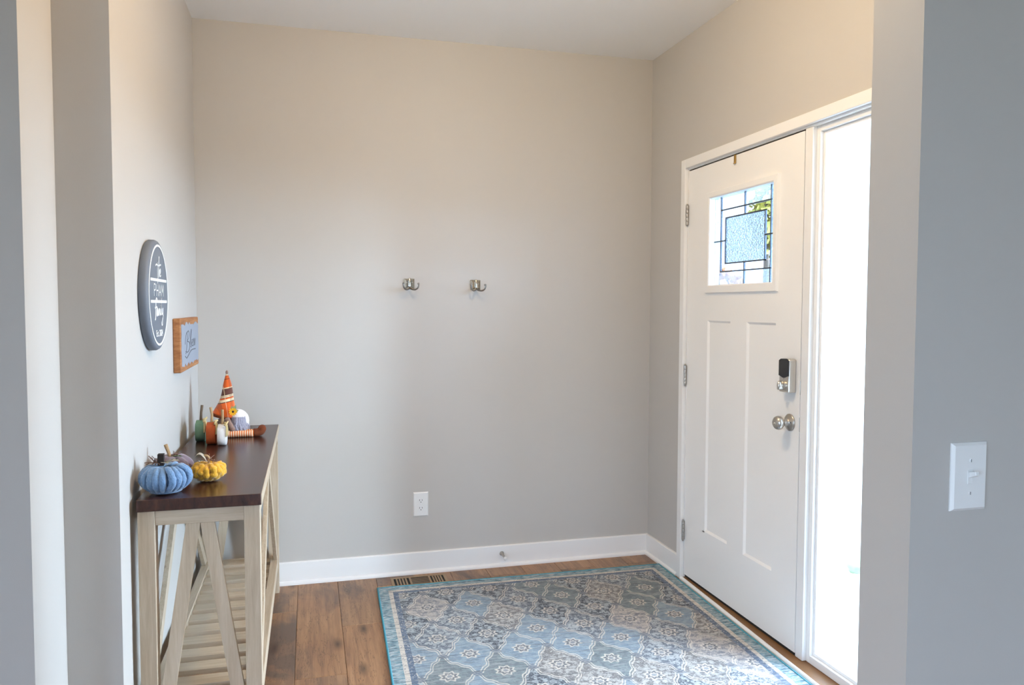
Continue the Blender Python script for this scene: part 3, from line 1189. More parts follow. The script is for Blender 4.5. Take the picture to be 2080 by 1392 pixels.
# ---------------------------------------------------------------- entry lamp (just above the frame)
lp = empty('ceiling_lamp', (-1.22, -1.72, H), 'round warm flush ceiling lamp above the entry rug', 'lamp')
LPC = (-1.22, -1.72, H)
bm = B()
lathe(bm, [(0.060, 0.0002), (0.068, 0.004), (0.068, 0.022), (0.060, 0.024), (0.036, 0.024), (0.036, 0.018), (0.0, 0.018)], LPC, (0, 0, -1), 40)
obj('canopy', bm, 'satin_nickel', lp, True, 40)
bm = B()
lathe(bm, [(0.0355, 0.0182), (0.038, 0.036), (0.036, 0.053), (0.028, 0.065), (0.016, 0.072), (0.0, 0.074)], LPC, (0, 0, -1), 40)
obj('diffuser', bm, 'lamp_glass', lp, True, 40)
ll = bpy.data.lights.new('lamp_bulb', 'POINT')
ll.energy = LAMP_WATTS
ll.color = (1.0, 0.75, 0.46)
ll.shadow_soft_size = 0.022
lo = bpy.data.objects.new('lamp_bulb', ll)
COL.objects.link(lo)
lo.location = (LPC[0], LPC[1], H - 0.105)

# ---------------------------------------------------------------- rug
bm = B()
TL, TR = Vector((-1.514, -0.186)), Vector((-0.030, -0.208))
dn = Vector((-0.030, -1.0))
NU, NV = 30, 42
rd = random.Random(2)
uvl = bm.loops.layers.uv.new('UVMap')
gridv = {}
for i in range(NU + 1):
    for j in range(NV + 1):
        p = TL.lerp(TR, i / NU) + dn * (RUG_V * j / NV)
        zz = 0.0075 + 0.0012 * noise.noise(Vector((p.x * 5, p.y * 5, 0)))
        gridv[i, j] = bm.verts.new((p.x, p.y, zz))
for i in range(NU):
    for j in range(NV):
        fc = bm.faces.new((gridv[i, j], gridv[i, j + 1], gridv[i + 1, j + 1], gridv[i + 1, j]))
        for lo, (a, b) in zip(fc.loops, ((i, j), (i, j + 1), (i + 1, j + 1), (i + 1, j))):
            lo[uvl].uv = (RUG_U * a / NU, RUG_V * b / NV)
# underside and sides
edge = [(i, 0) for i in range(NU)] + [(NU, j) for j in range(NV)] + [(i, NV) for i in range(NU, 0, -1)] + [(0, j) for j in range(NV, 0, -1)]
low = {k: bm.verts.new((gridv[k].co.x, gridv[k].co.y, 0.0006)) for k in edge}
for a, b in zip(edge, edge[1:] + edge[:1]):
    bm.faces.new((gridv[a], gridv[b], low[b], low[a]))
bm.faces.new([low[k] for k in edge])
rug = obj('rug', bm, 'rug_weave', None, True, 40)
tag(rug, 'distressed blue and cream medallion rug in front of the door', 'rug')
bm = B()
corners = [TL, TR, TR + dn * RUG_V, TL + dn * RUG_V]
path = []
for a, b in zip(corners, corners[1:] + corners[:1]):
    for k in range(24):
        q = a.lerp(b, k / 24)
        path.append((q.x, q.y, 0.0055))
path.append(path[0])
tube(bm, path, 0.0048, 6)
o = obj('binding', bm, 'binding', None, True)
o.parent = rug
o['label'] = 'turquoise bound edge'

# ---------------------------------------------------------------- floor register
rg = empty('floor_register', (-1.30, -0.118, 0), 'brown metal floor vent between rug and back wall', 'floor vent')
bm = B()
RX0, RX1, RY0, RY1 = -1.440, -1.160, -0.174, -0.056
box(bm, RX0, RX1, RY0, RY1, 0.0003, 0.0016)
obj('backing', bm, 'dark_hole', rg)
bm = B()
box(bm, RX0, RX1, RY1 - 0.014, RY1, 0.0016, 0.0045, 0.001)
box(bm, RX0, RX1, RY0, RY0 + 0.008, 0.0016, 0.0045, 0.001)
box(bm, RX0, RX0 + 0.014, RY0 + 0.008, RY1 - 0.014, 0.0016, 0.0045, 0.001)
box(bm, RX1 - 0.014, RX1, RY0 + 0.008, RY1 - 0.014, 0.0016, 0.0045, 0.001)
box(bm, -1.349, -1.339, RY0 + 0.008, RY1 - 0.014, 0.0016, 0.0045, 0.001)
box(bm, -1.251, -1.241, RY0 + 0.008, RY1 - 0.014, 0.0016, 0.0045, 0.001)
obj('frame', bm, 'register_metal', rg)
for g0, g1 in ((-1.426, -1.349), (-1.241, -1.174)):
    for k in range(1, 5):
        xc = g0 + (g1 - g0) * k / 5
        bm = B()
        box(bm, xc - 0.004, xc + 0.004, RY0 + 0.008, RY1 - 0.014, 0.0017, 0.0026)
        obj('slat', bm, 'register_metal', rg)
for k in range(1, 8):
    yc = RY0 + 0.008 + (RY1 - RY0 - 0.022) * k / 8
    bm = B()
    box(bm, -1.339, -1.251, yc - 0.0020, yc + 0.0020, 0.0017, 0.0022)
    obj('slat', bm, 'register_metal', rg)

# ---------------------------------------------------------------- outlet and switch


def wall_plate(bm, x0, x1, z0, z1, yb, th=0.006):
    """plate on a wall facing -y with a bevelled rim"""
    i = 0.005
    a = [(x0, yb, z0), (x1, yb, z0), (x1, yb, z1), (x0, yb, z1)]
    b = [(x0, yb - th * 0.35, z0), (x1, yb - th * 0.35, z0), (x1, yb - th * 0.35, z1), (x0, yb - th * 0.35, z1)]
    c = [(x0 + i, yb - th, z0 + i), (x1 - i, yb - th, z0 + i), (x1 - i, yb - th, z1 - i), (x0 + i, yb - th, z1 - i)]
    L = [[bm.verts.new(p) for p in q] for q in (a, b, c)]
    for p, q in zip(L, L[1:]):
        for k in range(4):
            bm.faces.new((p[k], p[(k + 1) % 4], q[(k + 1) % 4], q[k]))
    bm.faces.new(L[0][::-1])
    bm.faces.new(L[-1])


ou = empty('wall_outlet', (-1.276, 0.0, 0.36), 'white duplex outlet low on the back wall', 'outlet')
bm = B()
wall_plate(bm, -1.3150, -1.2370, 0.2965, 0.4225, -0.0003)
obj('plate', bm, 'plastic', ou)
for zc in (0.379, 0.339):
    bm = B()
    pts = []
    for k in range(20):
        a = 2 * pi * k / 20
        pts.append((-1.276 + max(-0.0135, min(0.0135, 0.0168 * cos(a))), zc + 0.0142 * sin(a)))
    prism(bm, pts, 1, -0.0085, -0.006)
    sk = obj('socket', bm, 'plastic', ou)
    for dx, hh in ((-0.0062, 0.0042), (0.0062, 0.0034)):
        bm = B()
        box(bm, -1.276 + dx - 0.0011, -1.276 + dx + 0.0011, -0.0088, -0.0083, zc + 0.003 - hh, zc + 0.003 + hh)
        o = obj('slot', bm, 'dark_hole')
        hang(o, sk)
        o.matrix_parent_inverse = Matrix.Identity(4)
    bm = B()
    lathe(bm, [(0.0024, 0), (0.0024, 0.0004)], (-1.276, -0.0084, zc - 0.0072), (0, -1, 0), 10)
    o = obj('slot', bm, 'dark_hole')
    o.parent = sk
bm = B()
lathe(bm, [(0.0026, 0), (0.0022, 0.0012), (0, 0.0014)], (-1.276, -0.0062, 0.359), (0, -1, 0), 10)
obj('screw', bm, 'plastic', ou)

sw = empty('light_switch', (-0.665, YS0, 1.08), 'white toggle light switch on the grey wall at right', 'light switch')
SXC, SZC = -0.6635, 1.0755
bm = B()
wall_plate(bm, SXC - 0.0395, SXC + 0.0395, SZC - 0.0625, SZC + 0.0625, YS0 - 0.0003, 0.007)
obj('plate', bm, 'plastic', sw)
bm = B()
for a in ((SXC - 0.006, SXC - 0.0048, SZC - 0.013, SZC + 0.013), (SXC + 0.0048, SXC + 0.006, SZC - 0.013, SZC + 0.013), (SXC - 0.0048, SXC + 0.0048, SZC - 0.013, SZC - 0.0118), (SXC - 0.0048, SXC + 0.0048, SZC + 0.0118, SZC + 0.013)):
    box(bm, a[0], a[1], YS0 - 0.0085, YS0 - 0.0070, a[2], a[3])
obj('toggle_collar', bm, 'plastic', sw)
bm = B()
box(bm, SXC - 0.0046, SXC + 0.0046, YS0 - 0.0080, YS0 - 0.0072, SZC - 0.0116, SZC + 0.0116)
obj('toggle_well', bm, 'plastic', sw)
bm = B()
prism(bm, [(YS0 - 0.0075, SZC - 0.002), (YS0 - 0.0075, SZC + 0.009), (YS0 - 0.022, SZC + 0.0125), (YS0 - 0.0235, SZC + 0.0055)], 0, SXC - 0.0042, SXC + 0.0042, 0.0008)
obj('toggle', bm, 'plastic', sw)
for dz in (0.030, -0.030):
    bm = B()
    lathe(bm, [(0.0034, 0), (0.0028, 0.0014), (0, 0.0016)], (SXC, YS0 - 0.0072, SZC + dz), (0, -1, 0), 12)
    s_ = obj('screw', bm, 'plastic', sw)
    bm = B()
    box(bm, SXC - 0.0004, SXC + 0.0004, YS0 - 0.0091, YS0 - 0.0086, SZC + dz - 0.0026, SZC + dz + 0.0026)
    o = obj('screw_slot', bm, 'dark_hole')
    o.parent = s_

# ---------------------------------------------------------------- door stop on baseboard
ds_ = empty('door_stop', (-0.847, -BBT, 0.070), 'small metal door stop on the white baseboard', 'door stop')
bm = B()
lathe(bm, [(0.012, 0), (0.012, 0.003), (0.007, 0.010), (0.0055, 0.058), (0.0085, 0.060), (0.0085, 0.062)], (-0.847, -BBT, 0.070), (0.05, -1, -0.10), 16)
obj('rod', bm, 'satin_nickel', ds_, True, 40)
bm = B()
lathe(bm, [(0.0085, 0.0622), (0.0090, 0.064), (0.0090, 0.074), (0.006, 0.078), (0, 0.078)], (-0.847, -BBT, 0.070), (0.05, -1, -0.10), 16)
obj('rubber_tip', bm, 'plastic', ds_, True, 40)

# ---------------------------------------------------------------- coat hooks


def coat_hook(x, z, label):
    e = empty('coat_hook', (x, 0, z), label, 'hook', 'coat hooks on the back wall')
    b = B()
    s_ = 0.026
    a = [(x - s_, -0.0003, z - s_), (x + s_, -0.0003, z - s_), (x + s_, -0.0003, z + s_), (x - s_, -0.0003, z + s_)]
    c = [(p[0], -0.004, p[2]) for p in a]
    i = 0.010
    d = [(x - s_ + i, -0.011, z - s_ + i), (x + s_ - i, -0.011, z - s_ + i), (x + s_ - i, -0.011, z + s_ - i), (x - s_ + i, -0.011, z + s_ - i)]
    L = [[b.verts.new(p) for p in q] for q in (a, c, d)]
    for p, q in zip(L, L[1:]):
        for k in range(4):
            b.faces.new((p[k], p[(k + 1) % 4], q[(k + 1) % 4], q[k]))
    b.faces.new(L[0][::-1])
    b.faces.new(L[-1])
    obj('plate', b, 'hook_plate', e)
    # fin carrying the prongs
    b = B()
    prism(b, [(-0.010, z + 0.024), (-0.016, z + 0.030), (-0.021, z + 0.026), (-0.026, z - 0.014), (-0.020, z - 0.028), (-0.010, z - 0.022)], 0, x - 0.0035, x + 0.0035, 0.0015)
    obj('fin', b, 'hook_plate', e, True, 40)
    for sg in (-1, 1):
        pts = catmull([(x, -0.018, z - 0.016), (x + sg * 0.008, -0.034, z - 0.026), (x + sg * 0.022, -0.055, z - 0.030), (x + sg * 0.034, -0.070, z - 0.022), (x + sg * 0.038, -0.074, z - 0.008), (x + sg * 0.037, -0.073, z - 0.001)], 6)
        n_ = len(pts)
        rr = [0.0058 - 0.0018 * min(1, k / (n_ * 0.6)) for k in range(n_)]
        b = B()
        tube(b, pts, rr, 10)
        blob(b, tuple(pts[-1]), (0.0062, 0.0062, 0.0062), 2)
        obj('prong', b, 'hook_nickel', e, True)
    for dx in (-0.014, 0.014):
        b = B()
        lathe(b, [(0.003, 0), (0.0026, 0.001), (0, 0.0014)], (x + dx, -0.0108, z + 0.006), (0, -1, 0), 10)
        obj('screw', b, 'satin_nickel', e, True, 40)


coat_hook(-1.331, 1.495, 'chrome double coat hook on the back wall, nearer the console table')
coat_hook(-0.988, 1.492, 'chrome double coat hook on the back wall, nearer the front door')

# ---------------------------------------------------------------- round sign
RS = (XL, -1.118, 1.417)
rs = empty('round_sign', RS, 'round dark grey family name sign with white lettering', 'sign')
XF = XL + 0.030
bm = B()
lathe(bm, [(0.180, 0.0004), (0.184, 0.006), (0.184, 0.020), (0.180, 0.027), (0.174, 0.030), (0.0, 0.030)], RS, (1, 0, 0), 72)
obj('disc', bm, 'sign_grey', rs, True, 50)
bm = B()
ri, ro = 0.1615, 0.1685
vv = []
for k in range(72):
    a = 2 * pi * k / 72
    vv.append([bm.verts.new((XF + dx, RS[1] + r_ * cos(a), RS[2] + r_ * sin(a))) for dx, r_ in ((0.0, ri), (0.0012, ri), (0.0012, ro), (0.0, ro))])
for k in range(72):
    p, q = vv[k], vv[(k + 1) % 72]
    for j in range(4):
        bm.faces.new((p[j], p[(j + 1) % 4], q[(j + 1) % 4], q[j]))
obj('ring', bm, 'sign_white', rs)


def strokes(name, lines, mat, parent, xf, rad, th=0.0009, smoothn=6):
    """pen strokes on a wall facing +x; points are (y, z)"""
    b = B()
    for ln in lines:
        pts = catmull([(0, p[0], p[1]) for p in ln], smoothn) if smoothn else [Vector((0, p[0], p[1])) for p in ln]
        k0 = len(b.verts)
        tube(b, pts, rad, 6)
        b.verts.ensure_lookup_table()
        for v in b.verts[k0:]:
            v.co.x = xf + (th if v.co.x > 0 else 0.0)
    return obj(name, b, mat, parent)


for dz in (0.050, -0.021):
    bm = B()
    box(bm, XF, XF + 0.0012, RS[1] - 0.138, RS[1] + 0.138, RS[2] + dz - 0.0045, RS[2] + dz + 0.0045)
    obj('rule', bm, 'sign_white', rs)


def xf2(lines, ox, oz, sx, sz):
    return [[(RS[1] + ox + p[0] * sx, RS[2] + oz + p[1] * sz) for p in ln] for ln in lines]


# PHAM in thin capitals
CAPS = {'P': [[(0, 0), (0, 1)], [(0, 1), (0.45, 0.98), (0.58, 0.76), (0.45, 0.52), (0, 0.48)]],
        'H': [[(0, 0), (0, 1)], [(0.6, 0), (0.6, 1)], [(0, 0.48), (0.6, 0.48)]],
        'A': [[(0, 0), (0.34, 1)], [(0.34, 1), (0.68, 0)], [(0.12, 0.34), (0.56, 0.34)]],
        'M': [[(0, 0), (0.04, 1)], [(0.04, 1), (0.4, 0.3)], [(0.4, 0.3), (0.76, 1)], [(0.76, 1), (0.8, 0)]]}
LN = []
ox = 0
for ch, wd in (('P', 0.86), ('H', 0.88), ('A', 0.86), ('M', 0.8)):
    for st in CAPS[ch]:
        LN.append([(ox + p[0], p[1]) for p in st])
    ox += wd
strokes('lettering', xf2([l for l in LN], -0.083, -0.003, 0.166 / ox, 0.039), 'sign_white', rs, XF, 0.0022)
THE = [[(0.02, 0.64), (0.2, 0.70), (0.5, 0.66), (0.95, 0.72)],
       [(0.34, 0.80), (0.32, 0.3), (0.30, 0.02), (0.36, 0.0), (0.45, 0.3)],
       [(0.45, 0.3), (0.58, 0.95), (0.66, 1.0), (0.66, 0.85), (0.54, 0.3), (0.54, 0.22), (0.60, 0.46), (0.68, 0.48), (0.70, 0.28), (0.74, 0.24)],
       [(0.74, 0.34), (0.86, 0.42), (0.86, 0.52), (0.78, 0.52), (0.75, 0.34), (0.82, 0.24), (0.94, 0.30)]]
strokes('lettering', xf2(THE, -0.050, 0.043, 0.098, 0.084), 'sign_white', rs, XF, 0.0027)
FAM = [[(0.30, 0.92), (0.20, 1.0), (0.13, 0.9), (0.10, 0.6), (0.06, 0.28), (0.0, 0.2)],
       [(0.02, 0.64), (0.14, 0.68), (0.26, 0.66)],
       [(0.34, 0.60), (0.25, 0.60), (0.20, 0.42), (0.26, 0.36), (0.34, 0.56), (0.34, 0.38), (0.38, 0.40)],
       [(0.40, 0.60), (0.40, 0.37), (0.46, 0.60), (0.48, 0.56), (0.48, 0.37), (0.55, 0.60), (0.57, 0.54), (0.57, 0.38), (0.61, 0.42)],
       [(0.64, 0.60), (0.63, 0.40), (0.68, 0.40)],
       [(0.68, 0.40), (0.80, 0.95), (0.82, 1.0), (0.78, 0.9), (0.73, 0.45), (0.77, 0.38)],
       [(0.82, 0.62), (0.82, 0.42), (0.90, 0.42), (0.96, 0.64)],
       [(0.96, 0.64), (0.92, 0.2), (0.86, 0.0), (0.78, 0.02), (0.84, 0.2), (1.0, 0.36)],
       [(0.65, 0.72), (0.655, 0.74)]]
strokes('lettering', xf2(FAM, -0.072, -0.100, 0.148, 0.090), 'sign_white', rs, XF, 0.0027)
bm = text_mesh('Est. 2024', 0.031, 0.0006)
for v in bm.verts:
    x, y, z = v.co
    v.co = Vector((XF + 0.0006 + z, RS[1] + x, RS[2] - 0.137 + y))
obj('lettering', bm, 'sign_white', rs)

# ---------------------------------------------------------------- wooden plaque
PY0, PY1, PZ0, PZ1 = -0.676, -0.185, 1.118, 1.331
wp = empty('wooden_plaque', (XL, (PY0 + PY1) / 2, PZ0), 'small rectangular wood-edged plaque with grey face near the corner', 'plaque')
bm = B()
box(bm, XL + 0.0004, XL + 0.029, PY0, PY1, PZ0, PZ1, 0.003)
bmesh.ops.subdivide_edges(bm, edges=bm.edges, cuts=2)
for v in bm.verts:
    v.co.y += 0.0015 * noise.noise(v.co * 30)
    v.co.z += 0.0015 * noise.noise(v.co * 30 + Vector((5, 0, 0)))
obj('board', bm, 'plaque_wood', wp)
bm = B()
pts = []
fy0, fy1, fz0, fz1 = PY0 + 0.014, PY1 - 0.012, PZ0 + 0.026, PZ1 - 0.024
rd = random.Random(9)
for k in range(16): pts.append((fy0 + (fy1 - fy0) * k / 16, fz0 + rd.uniform(-0.010, 0.006)))
for k in range(8): pts.append((fy1 + rd.uniform(-0.006, 0.006), fz0 + (fz1 - fz0) * k / 8))
for k in range(16): pts.append((fy1 - (fy1 - fy0) * k / 16, fz1 + rd.uniform(-0.008, 0.010)))
for k in range(8): pts.append((fy0 + rd.uniform(-0.006, 0.006), fz1 - (fz1 - fz0) * k / 8))
prism(bm, pts, 0, XL + 0.0285, XL + 0.0305)
obj('painted_face', bm, 'plaque_grey', wp)
BLS = [[(0.06, 0.52), (0.12, 0.80), (0.20, 0.92), (0.22, 0.70), (0.14, 0.30), (0.10, 0.18)],
       [(0.20, 0.92), (0.34, 0.96), (0.36, 0.74), (0.22, 0.62), (0.38, 0.54), (0.38, 0.32), (0.24, 0.22), (0.10, 0.26)],
       [(0.40, 0.40), (0.50, 0.90), (0.54, 1.0), (0.52, 0.80), (0.47, 0.40), (0.53, 0.36)],
       [(0.54, 0.46), (0.62, 0.54), (0.62, 0.62), (0.56, 0.60), (0.55, 0.42), (0.64, 0.38)],
       [(0.64, 0.40), (0.72, 0.64), (0.74, 0.44), (0.68, 0.38)],
       [(0.75, 0.40), (0.82, 0.64), (0.84, 0.44), (0.78, 0.38)],
       [(0.06, 0.10), (0.16, 0.02), (0.30, 0.10), (0.52, 0.24), (0.86, 0.24)]]
strokes('lettering', [[(PY0 + 0.075 + p[0] * 0.36, PZ0 + 0.048 + p[1] * 0.115) for p in l] for l in BLS], 'plaque_ink', wp, XL + 0.0305, 0.0022)

# ---------------------------------------------------------------- console table
CT = empty('console_table', (-2.146, -0.768, 0), 'narrow pale wood console table with dark top against left wall', 'console table')
TX0, TX1, TY0, TY1 = -2.322, -1.972, -1.470, -0.062
TOPZ = 0.810
bm = B()
box(bm, TX0, TX1, TY0, TY1, 0.775, TOPZ, 0.0012)
o = obj('tabletop', bm, 'walnut_top', CT)
o['label'] = 'dark walnut tabletop'
bm = B()
box(bm, TX1 - 0.0002, TX1 + 0.0016, TY0 + 0.001, TY1 - 0.001, 0.7755, 0.8085)
o = obj('edge_band', bm, 'pale_wood_long', CT)
LW = 0.047
lx0, lx1, ly0, ly1 = TX0 + 0.002, TX1 - 0.004, TY0 + 0.006, TY1 - 0.006
for xa in (lx0, lx1 - LW):
    for ya in (ly0, ly1 - LW):
        bm = B()
        box(bm, xa, xa + LW, ya, ya + LW, 0.0, 0.775, 0.0015)
        obj('leg', bm, 'pale_wood_upright', CT)
RZ0, RZ1 = 0.730, 0.775
SH = 0.172        # top of lower rails
for ya, yb in ((ly0 + 0.004, ly0 + 0.024), (ly1 - 0.024, ly1 - 0.004)):
    bm = B()
    box(bm, lx0 + LW, lx1 - LW, ya, yb, RZ0, RZ1, 0.001)
    obj('end_rail', bm, 'pale_wood_cross', CT)
    bm = B()
    box(bm, lx0 + LW, lx1 - LW, ya, yb, SH - 0.045, SH, 0.001)
    obj('end_rail', bm, 'pale_wood_cross', CT)
for xa, xb in ((lx0 + 0.004, lx0 + 0.024), (lx1 - 0.024, lx1 - 0.004)):
    bm = B()
    box(bm, xa, xb, ly0 + LW, ly1 - LW, RZ0, RZ1, 0.001)
    obj('side_rail', bm, 'pale_wood_long', CT)
    bm = B()
    box(bm, xa - (0.0 if xa < -2.2 else 0.012), xb + (0.012 if xa < -2.2 else 0.0), ly0 + LW, ly1 - LW, SH - 0.045, SH + 0.012, 0.001)
    obj('side_rail', bm, 'pale_wood_long', CT)
xm = (lx0 + lx1) / 2
bw = 0.040
for ya, yb in ((ly0 + 0.006, ly0 + 0.022), (ly1 - 0.022, ly1 - 0.006)):
    for sg in (-1, 1):
        bm = B()
        xo = (lx1 - LW - xm) if sg > 0 else (xm - lx0 - LW)
        prism(bm, [(xm, RZ0), (xm + sg * bw, RZ0), (xm + sg * xo, SH), (xm + sg * (xo - bw), SH)], 1, ya, yb, 0.0008)
        obj('brace', bm, 'pale_wood_upright', CT)
ym = (ly0 + ly1) / 2
bwl = 0.062
for xa, xb in ((lx0 + 0.006, lx0 + 0.022), (lx1 - 0.022, lx1 - 0.006)):
    for sg in (-1, 1):
        bm = B()
        yo = ly1 - LW - ym
        prism(bm, [(ym, RZ0), (ym + sg * bwl, RZ0), (ym + sg * yo, SH + 0.012), (ym + sg * (yo - bwl), SH + 0.012)], 0, xa, xb, 0.0008)
        obj('brace', bm, 'pale_wood_upright', CT)
ns = 13
span0, span1 = ly0 + 0.030, ly1 - 0.030
pitch = (span1 - span0 - 0.066) / (ns - 1)
for k in range(ns):
    y0 = span0 + k * pitch
    bm = B()
    x_in = 0.026
    box(bm, lx0 + x_in + 0.011, lx1 - x_in - 0.011, y0, y0 + 0.066, SH - 0.018, SH, 0.001)
    obj('slat', bm, 'pale_wood_cross', CT)

# ---------------------------------------------------------------- pumpkins


def rib_mesh(R, Hh, rho, tw, jit, seed, seg=9, rings=18, lump=0.0):
    b = B()
    pts, rr = [], []
    for k in range(rings + 1):
        t = k / rings
        ph = radians(78 - 160 * t)
        r_ = (R - rho) * max(0.10, cos(ph)) ** 0.75
        z_ = rho + (Hh - 2 * rho) * 0.5 * (1 + sin(ph))
        if ph > radians(55):
            z_ -= 0.010 * (ph - radians(55)) / radians(23)
        az = tw * sin(pi * t)
        pts.append((r_ * cos(az), r_ * sin(az), z_))
        rr.append(rho * (0.62 + 0.38 * sin(pi * min(1, max(0, 0.06 + 0.9 * t)))) * (1 + lump * sin(t * 23 + seed)))
    tube(b, pts, rr, seg)
    for v in b.verts:
        n_ = noise.noise_vector(v.co * 260 + Vector((seed, 0, 0)))
        v.co += n_ * jit
        v.co.z = max(0.0005, v.co.z)
    return b


def yarn_pumpkin(name, loc, R, Hh, n, rho, mat, label, tw=0.12, jit=0.0012, lump=0.0, variants=3):
    e = empty(name, loc, label, 'pumpkin')
    L = Vector(loc)
    meshes = []
    for k in range(variants):
        b = rib_mesh(R * (1 - 0.022 * k), Hh * (1 - 0.025 * k), rho * (1 + 0.06 * (k % 2)), tw * (1 - 0.25 * k), jit, k * 3.1, lump=lump)
        me = bpy.data.meshes.new('yarn_rib')
        bmesh.ops.recalc_face_normals(b, faces=b.faces)
        b.to_mesh(me)
        b.free()
        me.materials.append(MAT[mat])
        me.polygons.foreach_set('use_smooth', [True] * len(me.polygons))
        meshes.append(me)
    rd_ = random.Random(len(mat))
    for k in range(n):
        o_ = bpy.data.objects.new('yarn_rib', meshes[k % variants])
        COL.objects.link(o_)
        o_.parent = e
        o_.rotation_euler = (0, 0, 2 * pi * (k + rd_.uniform(-0.06, 0.06)) / n)
    b = B()
    lathe(b, [(0.0, 0.004), (R * 0.6, 0.006), (R * 0.66, Hh * 0.3), (R * 0.68, Hh * 0.5), (R * 0.56, Hh * 0.68), (R * 0.3, Hh * 0.78), (0, Hh * 0.74)], loc, (0, 0, 1), 24)
    obj('core', b, mat, e, True)
    return e


def twigs(parent, c, n, ln, seed, mat='twig'):
    rd_ = random.Random(seed)
    b = B()
    for k in range(n):
        a = rd_.uniform(0, 2 * pi)
        p = Vector(c)
        pts = [p.copy()]
        d = Vector((cos(a), sin(a), rd_.uniform(0.2, 0.9)))
        for j in range(5):
            d += Vector((rd_.uniform(-0.8, 0.8), rd_.uniform(-0.8, 0.8), rd_.uniform(-0.7, 0.35)))
            d.normalize()
            p = p + d * ln / 5
            p.z = max(p.z, c[2] - 0.002)
            pts.append(p.copy())
        tube(b, pts, 0.0011, 5)
    obj('vine', b, mat, parent, True)


def felt_leaf(parent, c, az, ln, wd, mat, lift=0.35):
    b = B()
    rows = []
    d = Vector((cos(az), sin(az), 0))
    s_ = Vector((-sin(az), cos(az), 0))
    for j in range(7):
        t = j / 6
        wj = wd * (sin(pi * (0.1 + 0.85 * t)) + (0.25 if j in (2, 4) else 0))
        p = Vector(c) + d * ln * t + Vector((0, 0, lift * ln * (t - t * t * 0.8)))
        rows.append([b.verts.new(p + s_ * wj + Vector((0, 0, 0.002))), b.verts.new(p), b.verts.new(p - s_ * wj + Vector((0, 0, 0.002)))])
    for r0, r1 in zip(rows, rows[1:]):
        b.faces.new((r0[0], r0[1], r1[1], r1[0]))
        b.faces.new((r0[1], r0[2], r1[2], r1[1]))
    res = bmesh.ops.solidify(b, geom=b.faces[:], thickness=0.0026)
    obj('leaf', b, mat, parent, True)


pk = yarn_pumpkin('yarn_pumpkin', (-2.254, -1.386, TOPZ + 0.0004), 0.078, 0.098, 19, 0.0106, 'blue_yarn', 'large chunky blue yarn pumpkin at the near end of the console', 0.22, 0.0019)
bm = B()
box(bm, -2.274, -2.256, -1.400, -1.382, TOPZ + 0.086, TOPZ + 0.122, 0.001)
obj('stem', bm, 'dark_block', pk)
felt_leaf(pk, (-2.256, -1.388, TOPZ + 0.094), radians(-15), 0.046, 0.017, 'felt_white', 0.45)
felt_leaf(pk, (-2.256, -1.392, TOPZ + 0.094), radians(-65), 0.032, 0.013, 'felt_white', 0.35)
twigs(pk, (-2.282, -1.386, TOPZ + 0.094), 16, 0.032, 4)

pk = yarn_pumpkin('yarn_pumpkin', (-2.148, -1.250, TOPZ + 0.0004), 0.057, 0.072, 15, 0.0112, 'yellow_yarn', 'lumpy mustard yellow yarn pumpkin beside the blue one', 0.20, 0.0024, 0.22)
bm = B()
tube(bm, catmull([(-2.146, -1.250, TOPZ + 0.058), (-2.146, -1.250, TOPZ + 0.076), (-2.152, -1.252, TOPZ + 0.084), (-2.160, -1.252, TOPZ + 0.084)], 4), 0.0038, 8)
obj('stem', bm, 'stick', pk, True)
felt_leaf(pk, (-2.150, -1.266, TOPZ + 0.064), radians(182), 0.036, 0.015, 'felt_white', 2.6)
felt_leaf(pk, (-2.150, -1.262, TOPZ + 0.066), radians(225), 0.030, 0.014, 'felt_white', 0.6)
twigs(pk, (-2.138, -1.252, TOPZ + 0.068), 16, 0.030, 8)

# mauve velvet pumpkin behind
VP = (-2.262, -1.205, TOPZ + 0.0004)
pk = empty('velvet_pumpkin', VP, 'mauve-grey velvet pumpkin with a stick stem behind the blue one', 'pumpkin')
bm = B()
res = bmesh.ops.create_uvsphere(bm, u_segments=64, v_segments=24, radius=1.0)
for v in bm.verts:
    d = v.co.normalized()
    az = math.atan2(d.y, d.x)
    lob = 0.86 + 0.14 * abs(cos(az * 4))
    hr = sqrt(d.x * d.x + d.y * d.y)
    zt = d.z * 0.044 * (0.9 + 0.1 * abs(cos(az * 4)))
    if d.z > 0:
        zt -= 0.016 * max(0, 1 - hr / 0.55) ** 1.5
    v.co = Vector((VP[0] + d.x * 0.066 * lob, VP[1] + d.y * 0.066 * lob, VP[2] + 0.044 + max(-0.0438, zt)))
obj('body', bm, 'mauve_velvet', pk, True)
bm = B()
tube(bm, [(-2.270, -1.205, TOPZ + 0.062), (-2.274, -1.205, TOPZ + 0.090), (-2.283, -1.206, TOPZ + 0.118)], [0.0062, 0.0052, 0.0062], 8)
obj('stem', bm, 'stick', pk, True, 40)
twigs(pk, (-2.262, -1.207, TOPZ + 0.078), 12, 0.030, 21)
felt_leaf(pk, (-2.264, -1.212, TOPZ + 0.080), radians(-30), 0.038, 0.009, 'sage_leaf', 0.1)

# slab pumpkins
SLAB_G = 'flat wooden pumpkins in a row'


